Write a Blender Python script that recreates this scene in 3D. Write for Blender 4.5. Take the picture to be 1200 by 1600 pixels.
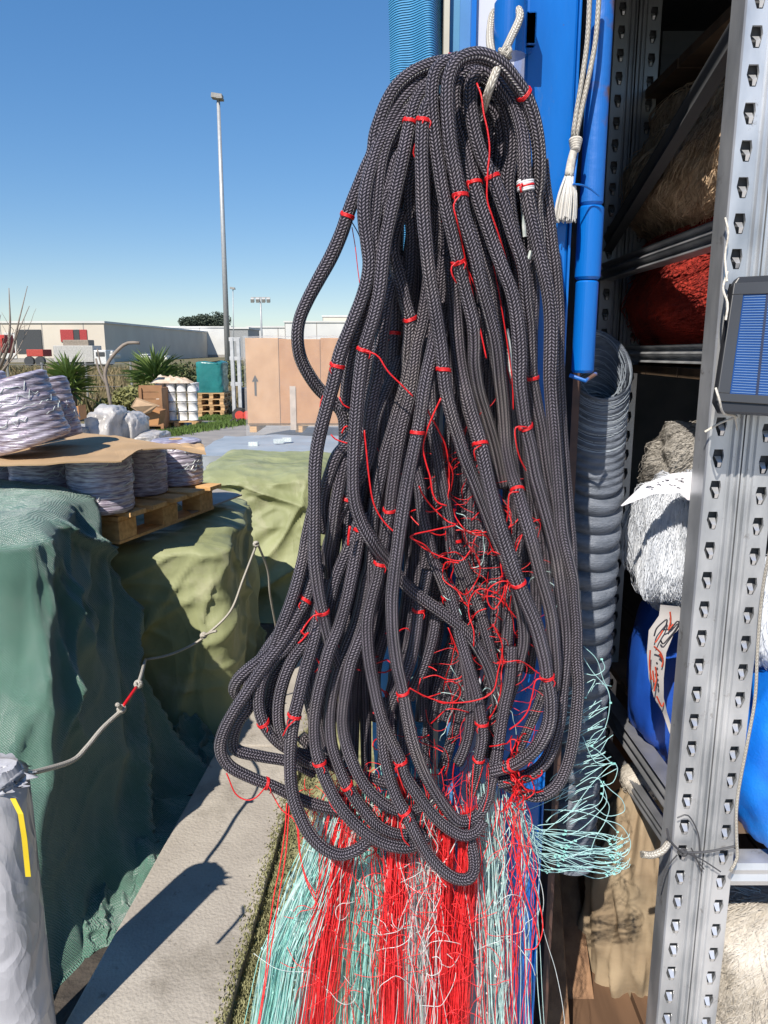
import bpy, math, random
import numpy as np
from mathutils import Vector, Matrix, noise
random.seed(7)
R = math.radians
for o in list(bpy.data.objects): bpy.data.objects.remove(o)
SC = bpy.context.scene
COL = SC.collection

# ------------------------------------------------------------------ camera
TH = R(12.0); CS, SN = math.cos(TH), math.sin(TH); CAMZ = 1.6
cd = bpy.data.cameras.new("camera"); cam = bpy.data.objects.new("camera", cd); COL.objects.link(cam)
cam.location = (0, 0, CAMZ); cam.rotation_euler = (math.pi/2 - TH, 0, 0)
cd.sensor_fit = 'VERTICAL'; cd.sensor_height = 36; cd.lens = 27
cd.clip_start = 0.05; cd.clip_end = 2000
SC.camera = cam
# ------------------------------------------------------------------ light
AZ, EL = R(65), R(47)
SUND = Vector((math.cos(EL)*math.cos(AZ), math.cos(EL)*math.sin(AZ), -math.sin(EL)))
w = bpy.data.worlds.new("World"); SC.world = w; w.use_nodes = True
nt = w.node_tree; nt.nodes.clear()
sky = nt.nodes.new('ShaderNodeTexSky'); sky.sky_type = 'NISHITA'; sky.sun_disc = False
sky.sun_elevation = EL; sky.sun_rotation = math.atan2(-SUND.x, -SUND.y)
sky.air_density = 1.0; sky.dust_density = 0.0; sky.ozone_density = 6.0; sky.altitude = 0
bg = nt.nodes.new('ShaderNodeBackground'); bg.inputs[1].default_value = 0.15
wo = nt.nodes.new('ShaderNodeOutputWorld')
hs = nt.nodes.new('ShaderNodeHueSaturation'); hs.inputs['Saturation'].default_value = 1.5; hs.inputs['Hue'].default_value = .508; gm = nt.nodes.new('ShaderNodeGamma'); gm.inputs[1].default_value = .62; nt.links.new(sky.outputs[0], gm.inputs[0]); nt.links.new(gm.outputs[0], hs.inputs['Color']); nt.links.new(hs.outputs[0], bg.inputs[0]); nt.links.new(bg.outputs[0], wo.inputs[0])
sl = bpy.data.lights.new("sun", 'SUN'); sl.energy = 3.9; sl.angle = R(0.5); sl.color = (1, .93, .84)
so = bpy.data.objects.new("sun", sl); COL.objects.link(so)
so.rotation_euler = SUND.to_track_quat('-Z', 'Y').to_euler(); so.location = (-5, -3, 6)
SC.view_settings.view_transform = 'Standard'; SC.view_settings.look = 'None'
SC.view_settings.exposure = 0.7; SC.view_settings.gamma = 1
SC.render.engine = 'CYCLES'
SC.render.resolution_x = 768; SC.render.resolution_y = 1024

# ------------------------------------------------------------------ pixel helpers (1200x1600 photo pixels -> world)
def ray(u, v):
    cy = (800 - v)/1200.0
    return Vector(((u-600)/1200.0, CS + cy*SN, -SN + cy*CS))
def P(u, v, Y):
    d = ray(u, v); return Vector((0, 0, CAMZ)) + d*(Y/d.y)
def G(u, v, z=0.0):
    d = ray(u, v); return Vector((0, 0, CAMZ)) + d*((z-CAMZ)/d.z)

# ------------------------------------------------------------------ mesh builder
class MB:
    def __init__(s): s.v = []; s.f = []; s.uv = None
    def add(s, vs, fs, uvs=None):
        b = len(s.v); s.v.extend([tuple(q) for q in vs]); s.f.extend([tuple(i+b for i in f) for f in fs])
        if uvs is not None:
            if s.uv is None: s.uv = [(0, 0)]*b
            s.uv.extend(uvs)
        elif s.uv is not None: s.uv.extend([(0, 0)]*len(vs))
        return s
    def box(s, c, size, rz=0, rx=0, ry=0):
        M = Matrix.Rotation(rz, 3, 'Z') @ Matrix.Rotation(ry, 3, 'Y') @ Matrix.Rotation(rx, 3, 'X')
        c = Vector(c); h = Vector(size)/2; vs = []
        for z in (-1, 1):
            for y in (-1, 1):
                for x in (-1, 1): vs.append(c + M @ Vector((x*h.x, y*h.y, z*h.z)))
        return s.add(vs, [(0,2,3,1),(4,5,7,6),(0,1,5,4),(2,6,7,3),(0,4,6,2),(1,3,7,5)])
    def bbox(s, a, b):
        a = Vector(a); b = Vector(b); return s.box((a+b)/2, (b-a))
    def tube(s, pts, r, n=8, uv=False, cap=True):
        P_ = np.array([tuple(p) for p in pts], float); m = len(P_)
        if m < 2: return s
        T = np.gradient(P_, axis=0); T /= (np.linalg.norm(T, axis=1)[:, None] + 1e-12)
        a = np.array([0, -1.0, 0]);
        if abs(T[0] @ a) > .9: a = np.array([1.0, 0, 0])
        N = a - T[0]*(a @ T[0]); N /= np.linalg.norm(N); Ns = [N]
        for i in range(1, m):
            N = Ns[-1] - T[i]*(Ns[-1] @ T[i]); l = np.linalg.norm(N)
            N = N/l if l > 1e-9 else Ns[-1]; Ns.append(N)
        Ns = np.array(Ns); B = np.cross(T, Ns)
        rr = np.full(m, r) if np.isscalar(r) else np.array(r, float)
        k = n+1 if uv else n
        ang = np.arange(k)*2*math.pi/n
        ring = P_[:, None, :] + rr[:, None, None]*(np.cos(ang)[None, :, None]*Ns[:, None, :] + np.sin(ang)[None, :, None]*B[:, None, :])
        vs = ring.reshape(-1, 3).tolist()
        fs = []
        for i in range(m-1):
            o = i*k
            for j in range(n):
                j2 = j+1 if uv else (j+1) % n
                fs.append((o+j, o+j2, o+k+j2, o+k+j))
        if cap and not uv:
            fs.append(tuple(range(n-1, -1, -1))); fs.append(tuple((m-1)*k+j for j in range(n)))
        if cap and uv:
            fs.append(tuple(range(n-1, -1, -1))); fs.append(tuple((m-1)*k+j for j in range(n)))
        uvs = None
        if uv:
            L = np.concatenate([[0], np.cumsum(np.linalg.norm(np.diff(P_, axis=0), axis=1))])
            off = random.random()
            uvs = [(j/n, float(L[i])+off) for i in range(m) for j in range(k)]
        return s.add(vs, fs, uvs)
    def grid(s, fn, nu, nv, closed_u=False):
        vs = []; uvs = []
        for j in range(nv+1):
            for i in range(nu if closed_u else nu+1):
                vs.append(fn(i/nu, j/nv)); uvs.append((i/nu, j/nv))
        k = nu if closed_u else nu+1; fs = []
        for j in range(nv):
            for i in range(nu):
                i2 = (i+1) % nu if closed_u else i+1
                fs.append((j*k+i, j*k+i2, (j+1)*k+i2, (j+1)*k+i))
        return s.add(vs, fs, uvs)
    def lathe(s, c, prof, n=24, M=None):
        c = Vector(c); vs = []
        for (r, z) in prof:
            for j in range(n):
                a = 2*math.pi*j/n; q = Vector((r*math.cos(a), r*math.sin(a), z))
                if M is not None: q = M @ q
                vs.append(c+q)
        fs = [(i*n+j, i*n+(j+1) % n, (i+1)*n+(j+1) % n, (i+1)*n+j) for i in range(len(prof)-1) for j in range(n)]
        if prof[0][0] > 1e-6: fs.append(tuple(range(n-1, -1, -1)))
        if prof[-1][0] > 1e-6: fs.append(tuple((len(prof)-1)*n+j for j in range(n)))
        return s.add(vs, fs)
    def prism(s, pts, d):
        n = len(pts); d = Vector(d); vs = [Vector(p) for p in pts] + [Vector(p)+d for p in pts]
        fs = [tuple(range(n-1, -1, -1)), tuple(range(n, 2*n))] + [(i, (i+1) % n, n+(i+1) % n, n+i) for i in range(n)]
        return s.add(vs, fs)
    def build(s, name, mat, parent=None, smooth=False, bevel=0):
        me = bpy.data.meshes.new(name); me.from_pydata(s.v, [], s.f); me.update()
        if s.uv is not None:
            ul = me.uv_layers.new(name='UVMap'); li = np.zeros(len(me.loops), dtype=np.int32)
            me.loops.foreach_get('vertex_index', li); ua = np.array(s.uv, dtype=np.float32)[li]
            ul.data.foreach_set('uv', ua.reshape(-1))
        me.materials.append(mat)
        o = bpy.data.objects.new(name, me); COL.objects.link(o)
        if smooth:
            me.polygons.foreach_set('use_smooth', [True]*len(me.polygons))
        if bevel:
            bm_ = o.modifiers.new('bevel', 'BEVEL'); bm_.width = bevel; bm_.segments = 2; bm_.limit_method = 'ANGLE'
        if parent is not None:
            o.parent = parent; o.matrix_parent_inverse = Matrix.Translation(-parent.location)
        return o
def tag(o, label=None, cat=None, group=None, kind=None):
    if label: o['label'] = label
    if cat: o['category'] = cat
    if group: o['group'] = group
    if kind: o['kind'] = kind
    return o
def empty(name, loc, label, cat, group=None):
    o = bpy.data.objects.new(name, None); COL.objects.link(o); o.location = loc; o.empty_display_size = .1
    return tag(o, label, cat, group)
def spline(pts, step=0.006, k=.5):
    """Catmull-Rom through world points"""
    p = [Vector(q) for q in pts]; p = [p[0]*2-p[1]] + p + [p[-1]*2-p[-2]]; out = []
    for i in range(1, len(p)-2):
        a, b, c, d = p[i-1], p[i], p[i+1], p[i+2]; L = (c-b).length; n = max(2, int(L/step))
        for j in range(n):
            t = j/n; t2 = t*t; t3 = t2*t
            out.append(.5*((2*b) + (c-a)*t + (2*a-5*b+4*c-d)*t2 + (3*b-a-3*c+d)*t3))
    out.append(p[-2]); return out
def fbm(x, y, z, o=3):
    v = 0; a = 1; f = 1
    for _ in range(o):
        v += a*noise.noise(Vector((x*f, y*f, z*f))); a *= .5; f *= 2.03
    return v

# ------------------------------------------------------------------ materials
def lin(c):
    f = lambda x: x/12.92 if x <= .04045 else ((x+.055)/1.055)**2.4
    return tuple(f(x) for x in c)
def new(name):
    m = bpy.data.materials.new(name); m.use_nodes = True; n = m.node_tree; b = n.nodes['Principled BSDF']
    return m, n, b
def N(n, t, **kw):
    x = n.nodes.new(t)
    for k, v in kw.items(): setattr(x, k, v)
    return x
def mth(n, op, a, b=None, c=None):
    x = n.nodes.new('ShaderNodeMath'); x.operation = op
    for i, q in enumerate((a, b, c)):
        if q is None: continue
        if isinstance(q, (int, float)): x.inputs[i].default_value = q
        else: n.links.new(q, x.inputs[i])
    return x.outputs[0]
def mat(name, c1, c2=None, rough=.7, metal=0, scale=8, bump=0, bscale=60, dist=.01, spec=.5, stretch=(1, 1, 1), detail=6,
        contrast=(.35, .65), trans=0, c3=None, alpha=1, coord='Object', sub=None, coat=0, rvar=0):
    m, n, b = new(name); L = n.links.new
    b.inputs['Roughness'].default_value = rough; b.inputs['Metallic'].default_value = metal
    b.inputs['Specular IOR Level'].default_value = spec
    tc = N(n, 'ShaderNodeTexCoord'); mp = N(n, 'ShaderNodeMapping'); mp.inputs['Scale'].default_value = stretch
    L(tc.outputs[coord], mp.inputs[0])
    c2 = c2 or tuple(x*.75 for x in c1)
    nz = N(n, 'ShaderNodeTexNoise'); nz.inputs['Scale'].default_value = scale; nz.inputs['Detail'].default_value = detail
    L(mp.outputs[0], nz.inputs[0])
    rp = N(n, 'ShaderNodeValToRGB'); e = rp.color_ramp.elements
    e[0].position = contrast[0]; e[1].position = contrast[1]; e[0].color = (*c2, 1); e[1].color = (*c1, 1)
    if c3:
        q = rp.color_ramp.elements.new(.5*(contrast[0]+contrast[1])); q.color = (*c3, 1)
    L(nz.outputs[0], rp.inputs[0]); L(rp.outputs[0], b.inputs['Base Color'])
    if rvar:
        L(mth(n, 'MULTIPLY_ADD', nz.outputs[0], rvar, rough-rvar*.5), b.inputs['Roughness'])
    if bump:
        n2 = N(n, 'ShaderNodeTexNoise'); n2.inputs['Scale'].default_value = bscale; n2.inputs['Detail'].default_value = 5
        L(mp.outputs[0], n2.inputs[0]); bp = N(n, 'ShaderNodeBump'); bp.inputs['Strength'].default_value = bump
        bp.inputs['Distance'].default_value = dist; L(n2.outputs[0], bp.inputs['Height']); L(bp.outputs[0], b.inputs['Normal'])
    if trans: b.inputs['Transmission Weight'].default_value = trans
    if coat: b.inputs['Coat Weight'].default_value = coat; b.inputs['Coat Roughness'].default_value = .15
    if alpha < 1: b.inputs['Alpha'].default_value = alpha
    return m
def rope_mat(name, hi, lo, cols=14, pitch=.0030, bumpd=.0018, rough=.5, dirt=None):
    """braided cover: columns of slanted stitches forming chevrons, from UV (turn, metres)"""
    m, n, b = new(name); L = n.links.new
    uv = N(n, 'ShaderNodeUVMap'); sp = N(n, 'ShaderNodeSeparateXYZ'); L(uv.outputs[0], sp.inputs[0])
    nz = N(n, 'ShaderNodeTexNoise'); tc = N(n, 'ShaderNodeTexCoord'); L(tc.outputs['Object'], nz.inputs[0]); nz.inputs['Scale'].default_value = 120
    u = mth(n, 'MULTIPLY', sp.outputs[0], cols); fu = mth(n, 'FRACT', u)
    par = mth(n, 'MULTIPLY_ADD', mth(n, 'MODULO', mth(n, 'FLOOR', u), 2), 2, -1)
    v = mth(n, 'MULTIPLY', sp.outputs[1], 1/pitch)
    ph = mth(n, 'ADD', v, mth(n, 'MULTIPLY', mth(n, 'MULTIPLY', fu, par), .9))
    ph = mth(n, 'ADD', ph, mth(n, 'MULTIPLY', nz.outputs[0], .5))
    a = mth(n, 'ABSOLUTE', mth(n, 'SINE', mth(n, 'MULTIPLY', ph, math.pi)))
    c = mth(n, 'SINE', mth(n, 'MULTIPLY', fu, math.pi)); c = mth(n, 'POWER', mth(n, 'MAXIMUM', c, .0001), .6)
    h = mth(n, 'MULTIPLY', mth(n, 'POWER', a, .7), c)
    n2 = N(n, 'ShaderNodeTexNoise'); L(tc.outputs['Object'], n2.inputs[0]); n2.inputs['Scale'].default_value = 22; n2.inputs['Detail'].default_value = 4
    hh = mth(n, 'MULTIPLY', mth(n, 'POWER', h, 1.6), mth(n, 'MULTIPLY_ADD', n2.outputs[0], 1.0, .45))
    mx = N(n, 'ShaderNodeMix', data_type='RGBA'); L(hh, mx.inputs[0]); mx.inputs[6].default_value = (*lo, 1); mx.inputs[7].default_value = (*hi, 1)  # shade between stitches put in the colour: grooves darkened, tops paled
    out = mx.outputs[2]
    if dirt:
        n3 = N(n, 'ShaderNodeTexNoise'); L(tc.outputs['Object'], n3.inputs[0]); n3.inputs['Scale'].default_value = 7; n3.inputs['Detail'].default_value = 5
        rp = N(n, 'ShaderNodeValToRGB'); rp.color_ramp.elements[0].position = .58; rp.color_ramp.elements[1].position = .74
        L(n3.outputs[0], rp.inputs[0]); m2 = N(n, 'ShaderNodeMix', data_type='RGBA')
        L(mth(n, 'MULTIPLY', mth(n, 'MULTIPLY', rp.outputs[0], .45), hh), m2.inputs[0]); L(out, m2.inputs[6]); m2.inputs[7].default_value = (*dirt, 1); out = m2.outputs[2]
    L(out, b.inputs['Base Color'])
    bp = N(n, 'ShaderNodeBump'); bp.inputs['Strength'].default_value = 1; bp.inputs['Distance'].default_value = bumpd
    L(h, bp.inputs['Height']); L(bp.outputs[0], b.inputs['Normal'])
    b.inputs['Roughness'].default_value = rough; b.inputs['Specular IOR Level'].default_value = .45
    b.inputs['Sheen Weight'].default_value = .0
    return m

def speckle(m, scale, col, lo, hi, amt, stretch=(1, 1, 1)):
    n = m.node_tree; L = n.links.new; b = n.nodes['Principled BSDF']; tc = N(n, 'ShaderNodeTexCoord'); src = b.inputs['Base Color'].links[0].from_socket
    mp = N(n, 'ShaderNodeMapping'); mp.inputs['Scale'].default_value = stretch; mp.inputs['Location'].default_value = (1.3, 4.1, .7); L(tc.outputs['Object'], mp.inputs[0])
    d = N(n, 'ShaderNodeTexNoise'); d.inputs['Scale'].default_value = scale; d.inputs['Detail'].default_value = 12; d.inputs['Roughness'].default_value = .72; L(mp.outputs[0], d.inputs[0])
    r = N(n, 'ShaderNodeValToRGB'); r.color_ramp.elements[0].position = lo; r.color_ramp.elements[1].position = hi; L(d.outputs[0], r.inputs[0])
    mx = N(n, 'ShaderNodeMix', data_type='RGBA'); L(mth(n, 'MULTIPLY', r.outputs[0], amt), mx.inputs[0]); L(src, mx.inputs[6]); mx.inputs[7].default_value = (*col, 1); L(mx.outputs[2], b.inputs['Base Color'])
M_ROPE = rope_mat('black_braid', (.23, .205, .24), (.002, .002, .006), cols=11, pitch=.0043, bumpd=.0032, rough=.36, dirt=(.42, .36, .30))
M_RED = mat('red_twine', (.72, .015, .018), (.5, .008, .012), rough=.4, scale=300, bump=.5, bscale=500, dist=.001)
M_REDNET = mat('red_nylon', (.92, .045, .05), (.75, .02, .025), rough=.38, scale=200)
M_TEAL = mat('teal_nylon', (.40, .76, .68), (.24, .62, .55), rough=.4, scale=90)
M_TEALP = mat('pale_teal_nylon', (.62, .82, .78), (.40, .66, .63), rough=.28, scale=90)
M_WHITEN = mat('white_nylon', (.75, .78, .76), (.5, .58, .56), rough=.3, scale=90)
M_WROPE = rope_mat('white_cord_braid', (.72, .68, .60), (.30, .27, .22), cols=8, pitch=.006, bumpd=.001, rough=.8)
M_WCORD = mat('white_cord', (.70, .66, .58), (.5, .46, .40), rough=.85, scale=200, bump=.5, bscale=400, dist=.001)

# ================================================================== GROUND, YARD
M_GROUND = mat('yard_concrete', (.50, .45, .39), (.38, .345, .30), rough=.9, scale=1.2, bump=.4, bscale=40, dist=.01)
M_SOIL = mat('soil', (.12, .10, .08), (.05, .042, .035), rough=1, scale=6, bump=1, bscale=25, dist=.02)
M_SLAB = mat('kerb_concrete', (.44, .40, .34), (.34, .305, .26), rough=.92, scale=5, bump=.9, bscale=110, dist=.004, detail=9); speckle(M_SLAB, 3, (.16, .14, .11), .52, .7, .7); speckle(M_SLAB, 22, (.12, .10, .08), .62, .68, .6)
M_ASPH = mat('asphalt', (.30, .28, .26), (.22, .21, .20), rough=.9, scale=3, bump=.4, bscale=60, dist=.01)
M_FIELD = mat('dry_field', (.20, .15, .085), (.10, .085, .045), rough=1, scale=.35, bump=1, bscale=3, dist=.15, c3=(.14, .13, .06))

mb = MB()
def gfn(x0, x1, y0, y1, z):
    return lambda a, b_: (x0+(x1-x0)*a, y0+(y1-y0)*b_, z)
mb.grid(gfn(-900, 900, -60, 1400, 0), 40, 40)
tag(mb.build('ground', M_FIELD), kind='structure')
# yard of pale concrete, run on unseen behind the camera to bounce light, asphalt lane further on
mb = MB(); mb.add([(-24, -20, .004), (14, -20, .004), (14, 12.2, .004), (-5.6, 12.2, .004)], [(0, 1, 2, 3)])
tag(mb.build('yard', M_GROUND), kind='structure')
mb = MB(); mb.add([(-5.2, 12.2, .004), (6, 12.2, .004), (6, 40, .004), (-6.5, 40, .004), (-4.6, 19, .004), (-4.4, 16, .004)], [(0, 1, 2, 3, 4, 5)])
tag(mb.build('road', M_ASPH), kind='structure')
mb = MB(); mb.add([(-2.6, 6.5, .008), (1, 6.5, .008), (1.4, 10.3, .008), (-1.9, 10.3, .008)], [(0, 1, 2, 3)])
tag(mb.build('path', mat('pale_lane', (.50, .44, .37), (.40, .35, .29), rough=.9, scale=4)), kind='structure')
# soil strip where the piles stand
mb = MB(); mb.grid(lambda a, b_: (-3.2+2.8*a, 0.2+4.6*b_, .008+.012*max(0, fbm(a*12, b_*20, 0))), 60, 80)
tag(mb.build('soil', M_SOIL, smooth=True), kind='structure')
# raised kerb slab
def slabx(Y, side):
    a = G(100, 1600, .08); b_ = G(335, 1178, .08); c = G(352, 1600, .08); d = G(440, 1365, .08)
    if side == 0: return a.x + (b_.x-a.x)*(Y-a.y)/(b_.y-a.y)
    return c.x + (d.x-c.x)*(Y-c.y)/(d.y-c.y)*.35
mb = MB(); slabs = []
ys = [0.2, 1.2, 2.75, 4.3, 5.85]
for i in range(len(ys)-1):
    y0, y1 = ys[i]+.004, ys[i+1]-.004
    mb.prism([(slabx(y0, 0), y0, .08), (slabx(y0, 1), y0, .08), (slabx(y1, 1), y1, .08), (slabx(y1, 0), y1, .08)], (0, 0, -.1))
tag(mb.build('kerb', M_SLAB, bevel=.006), kind='structure')

def blades(mb, n, fn, h=(.02, .06), wd=.004, lean=.5):
    for _ in range(n):
        p = Vector(fn()); a = random.uniform(0, 6.28); hh = random.uniform(*h); l = random.uniform(0, lean)*hh
        d = Vector((math.cos(a), math.sin(a), 0)); s = Vector((-d.y, d.x, 0))*wd
        mb.add([p-s, p+s, p+d*l*.4+Vector((0, 0, hh*.6))+s*.6, p+d*l+Vector((0, 0, hh)), p+d*l*.4+Vector((0, 0, hh*.6))-s*.6], [(0, 1, 2, 3, 4)])
M_MOSS = mat('moss_green', (.34, .33, .17), (.19, .185, .085), rough=1, scale=30)
mb = MB()
def mossp():
    Y = random.uniform(1.0, 3.2); x = slabx(Y, 1) + random.gauss(.012, .02)
    return (x + .03*noise.noise(Vector((0, Y*6, 0))), Y, .05 if x > slabx(Y, 1) else .08)
blades(mb, 9000, mossp, (.003, .012), .003)
mb.grid(lambda a, b_: (slabx(1+2.3*b_, 1)-.0+.5*a, 1+2.3*b_, .03+.02*fbm(a*9, b_*30, 1)), 30, 90)
tag(mb.build('grass', M_MOSS), 'short mossy grass growing along the edge of the kerb slab', 'grass', kind='stuff')

# ================================================================== draped piles
def resample(poly, n, rad):
    """closed polygon with rounded corners resampled to n points"""
    pts = []
    m = len(poly)
    for i in range(m):
        a = Vector(poly[i-1]).to_2d(); b_ = Vector(poly[i]).to_2d(); c = Vector(poly[(i+1) % m]).to_2d()
        r1 = min(rad, (a-b_).length*.45); r2 = min(rad, (c-b_).length*.45)
        s = b_+(a-b_).normalized()*r1; e = b_+(c-b_).normalized()*r2
        for k in range(7):
            t = k/6; pts.append(s*(1-t)**2 + b_*2*t*(1-t) + e*t*t)
    L = [0]
    for i in range(len(pts)): L.append(L[-1]+(pts[(i+1) % len(pts)]-pts[i]).length)
    out = []; j = 0
    for i in range(n):
        d = L[-1]*i/n
        while L[j+1] < d: j += 1
        t = (d-L[j])/(L[j+1]-L[j]+1e-9); out.append(pts[j].lerp(pts[(j+1) % len(pts)], t))
    return out, L[-1]
def drape(name, top, bot, zt, m, folds=.05, seed=0, n=420, rows=110, fold_f=5, ztilt=(0, 0), sag=.03, flare=.08, parent=None, foot=.0, shear=.6):
    T, per = resample(top, n, .12); Bt, _ = resample(bot, n, .16)
    ct = sum(T, Vector((0, 0)))/n; mb = MB()
    corners = [min(range(n), key=lambda i: (T[i]-Vector(c_)).length)/n*per for c_ in top]
    def pt(i, j):
        if j < .22:       # top sheet
            q = j/.22; p = ct.lerp(T[i], q)
            z = zt + (p.x-ct.x)*ztilt[0] + (p.y-ct.y)*ztilt[1] - sag*math.sin(q*math.pi)*.5 - .045*q**9
            z += .02*fbm(p.x*4, p.y*4, seed, 3)
            return Vector((p.x, p.y, z))
        q = (j-.22)/.78; h = q**1.0
        p = T[i].lerp(Bt[i], h**1.15)
        z0 = zt - .045 + (T[i].x-ct.x)*ztilt[0] + (T[i].y-ct.y)*ztilt[1]
        z = z0*(1-h)
        nrm = (Bt[i]-ct); nrm.normalize()
        s = i/n*per
        # folds fan out from the top corners and fall in long soft creases
        off = 0
        for ci, sc in enumerate(corners):
            for cc in (sc, sc-per, sc+per):
                ds = s-cc
                if abs(ds) > 1.5: continue
                an = math.atan2(ds, q*z0+.10); dist = math.hypot(ds, q*z0)
                rd = 1.15*(1-min(1, abs(noise.noise(Vector((an*fold_f*.55+seed, ci*7.3+seed, dist*.35))))*4.2))
                off += folds*1.3*rd*rd*min(1, dist*2.2)*math.exp(-dist*.9)
        off += folds*(.3+1.1*h)*(fbm(s*fold_f*.45+shear*q+seed*3.1, q*.7+seed, seed*1.7, 1)*.6 + 1.35*max(0, 1-abs(noise.noise(Vector((s*fold_f*.9+shear*1.7*q+5*seed, q*.8, seed+9))))*3.4)**2)
        off += .010*max(0, 1-abs(noise.noise(Vector((s*3+q*4, q*4-s*3, seed+3))))*5)**1.5 + .004*fbm(s*7, q*7, seed, 2)
        if q > .8: off += flare*((q-.8)/.2)**2*(.6+fbm(s*4, 0, seed, 2))
        zz = max(z + .012*fbm(s*3, q*2, seed+4)*q, .012) + (foot*max(0, fbm(s*5, 1, seed))*max(0, (q-.85)/.15))
        return Vector((p.x+nrm.x*off, p.y+nrm.y*off, zz))
    vs = []; k = rows+1
    for j in range(k):
        for i in range(n): vs.append(pt(i, j/rows) if j > 0 else Vector((ct.x, ct.y, zt)))
    fs = [(j*n+i, j*n+(i+1) % n, (j+1)*n+(i+1) % n, (j+1)*n+i) for j in range(rows) for i in range(n)]
    mb.add(vs, fs)
    return mb.build(name, m, parent, smooth=True)

def mesh_tarp_mat(name, c1, c2, sheen=.3):
    m, n, b = new(name); L = n.links.new
    tc = N(n, 'ShaderNodeTexCoord')
    nz = N(n, 'ShaderNodeTexNoise'); nz.inputs['Scale'].default_value = 3.5; nz.inputs['Detail'].default_value = 8; L(tc.outputs['Object'], nz.inputs[0])
    wv = N(n, 'ShaderNodeTexWave'); wv.bands_direction = 'DIAGONAL'; wv.inputs['Scale'].default_value = 75; wv.inputs['Distortion'].default_value = 4; wv.inputs['Detail'].default_value = 3; L(tc.outputs['Object'], wv.inputs[0])
    w3 = N(n, 'ShaderNodeTexWave'); w3.bands_direction = 'Z'; w3.inputs['Scale'].default_value = 110; w3.inputs['Distortion'].default_value = 2; L(tc.outputs['Object'], w3.inputs[0])
    n4 = N(n, 'ShaderNodeTexNoise'); n4.inputs['Scale'].default_value = 420; n4.inputs['Detail'].default_value = 2; L(tc.outputs['Object'], n4.inputs[0])
    f = mth(n, 'ADD', mth(n, 'MULTIPLY', wv.outputs[1], .25), mth(n, 'MULTIPLY', nz.outputs[0], .75))
    f = mth(n, 'ADD', f, mth(n, 'MULTIPLY', mth(n, 'SUBTRACT', n4.outputs[0], .5), .9))
    rp = N(n, 'ShaderNodeValToRGB'); e = rp.color_ramp.elements; e[0].position = .3; e[1].position = .75; e[0].color = (*c2, 1); e[1].color = (*c1, 1)
    L(f, rp.inputs[0])
    # dusty patches
    n5 = N(n, 'ShaderNodeTexNoise'); n5.inputs['Scale'].default_value = 2.2; n5.inputs['Detail'].default_value = 9; n5.inputs['Roughness'].default_value = .7; L(tc.outputs['Object'], n5.inputs[0])
    r5 = N(n, 'ShaderNodeValToRGB'); r5.color_ramp.elements[0].position = .55; r5.color_ramp.elements[1].position = .8; L(n5.outputs[0], r5.inputs[0])
    mx = N(n, 'ShaderNodeMix', data_type='RGBA'); L(mth(n, 'MULTIPLY', r5.outputs[0], .5), mx.inputs[0]); L(rp.outputs[0], mx.inputs[6]); mx.inputs[7].default_value = (.24, .30, .25, 1)
    L(mx.outputs[2], b.inputs['Base Color'])
    bp = N(n, 'ShaderNodeBump'); bp.inputs['Strength'].default_value = .8; bp.inputs['Distance'].default_value = .003
    L(mth(n, 'ADD', mth(n, 'ADD', wv.outputs[1], w3.outputs[1]), n4.outputs[0]), bp.inputs['Height']); L(bp.outputs[0], b.inputs['Normal'])
    b.inputs['Roughness'].default_value = .62; b.inputs['Sheen Weight'].default_value = sheen; b.inputs['Sheen Roughness'].default_value = .4
    return m
M_DGREEN = mesh_tarp_mat('dark_green_mesh', (.12, .26, .185), (.045, .135, .10), .5)
M_OLIVE = mat('olive_tarp', (.31, .33, .17), (.23, .25, .12), rough=.62, scale=2.6, bump=.35, bscale=9, dist=.02, spec=.4, c3=(.27, .29, .145), detail=8)

def creases(m, scale, dist, strength, dust=None):
    n = m.node_tree; L = n.links.new; b = n.nodes['Principled BSDF']; tc = N(n, 'ShaderNodeTexCoord')
    nz = N(n, 'ShaderNodeTexNoise'); nz.inputs['Scale'].default_value = scale*.35; L(tc.outputs['Object'], nz.inputs[0])
    ad = N(n, 'ShaderNodeVectorMath', operation='MULTIPLY_ADD'); L(nz.outputs[1], ad.inputs[0]); ad.inputs[1].default_value = (.35, .35, .35); L(tc.outputs['Object'], ad.inputs[2])
    mp = N(n, 'ShaderNodeMapping'); mp.inputs['Scale'].default_value = (1.3, 1.3, .55); L(ad.outputs[0], mp.inputs[0])
    vo = N(n, 'ShaderNodeTexVoronoi'); vo.feature = 'F1'; vo.inputs['Scale'].default_value = scale; L(mp.outputs[0], vo.inputs['Vector'])
    v2 = N(n, 'ShaderNodeTexVoronoi'); v2.feature = 'F1'; v2.inputs['Scale'].default_value = scale*2.7; L(mp.outputs[0], v2.inputs['Vector'])
    h = mth(n, 'ADD', vo.outputs['Distance'], mth(n, 'MULTIPLY', v2.outputs['Distance'], .35))
    bp = N(n, 'ShaderNodeBump'); bp.inputs['Strength'].default_value = strength; bp.inputs['Distance'].default_value = dist; L(h, bp.inputs['Height'])
    old = b.inputs['Normal'].links[0].from_node; L(bp.outputs[0], old.inputs['Normal'])
    if dust:
        src = b.inputs['Base Color'].links[0].from_socket; d = N(n, 'ShaderNodeTexNoise'); d.inputs['Scale'].default_value = 5; d.inputs['Detail'].default_value = 10; d.inputs['Roughness'].default_value = .7; L(tc.outputs['Object'], d.inputs[0])
        r = N(n, 'ShaderNodeValToRGB'); r.color_ramp.elements[0].position = .54; r.color_ramp.elements[1].position = .72; L(d.outputs[0], r.inputs[0])
        mx = N(n, 'ShaderNodeMix', data_type='RGBA'); L(mth(n, 'MULTIPLY', r.outputs[0], .55), mx.inputs[0]); L(src, mx.inputs[6]); mx.inputs[7].default_value = (*dust, 1); L(mx.outputs[2], b.inputs['Base Color'])
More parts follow.
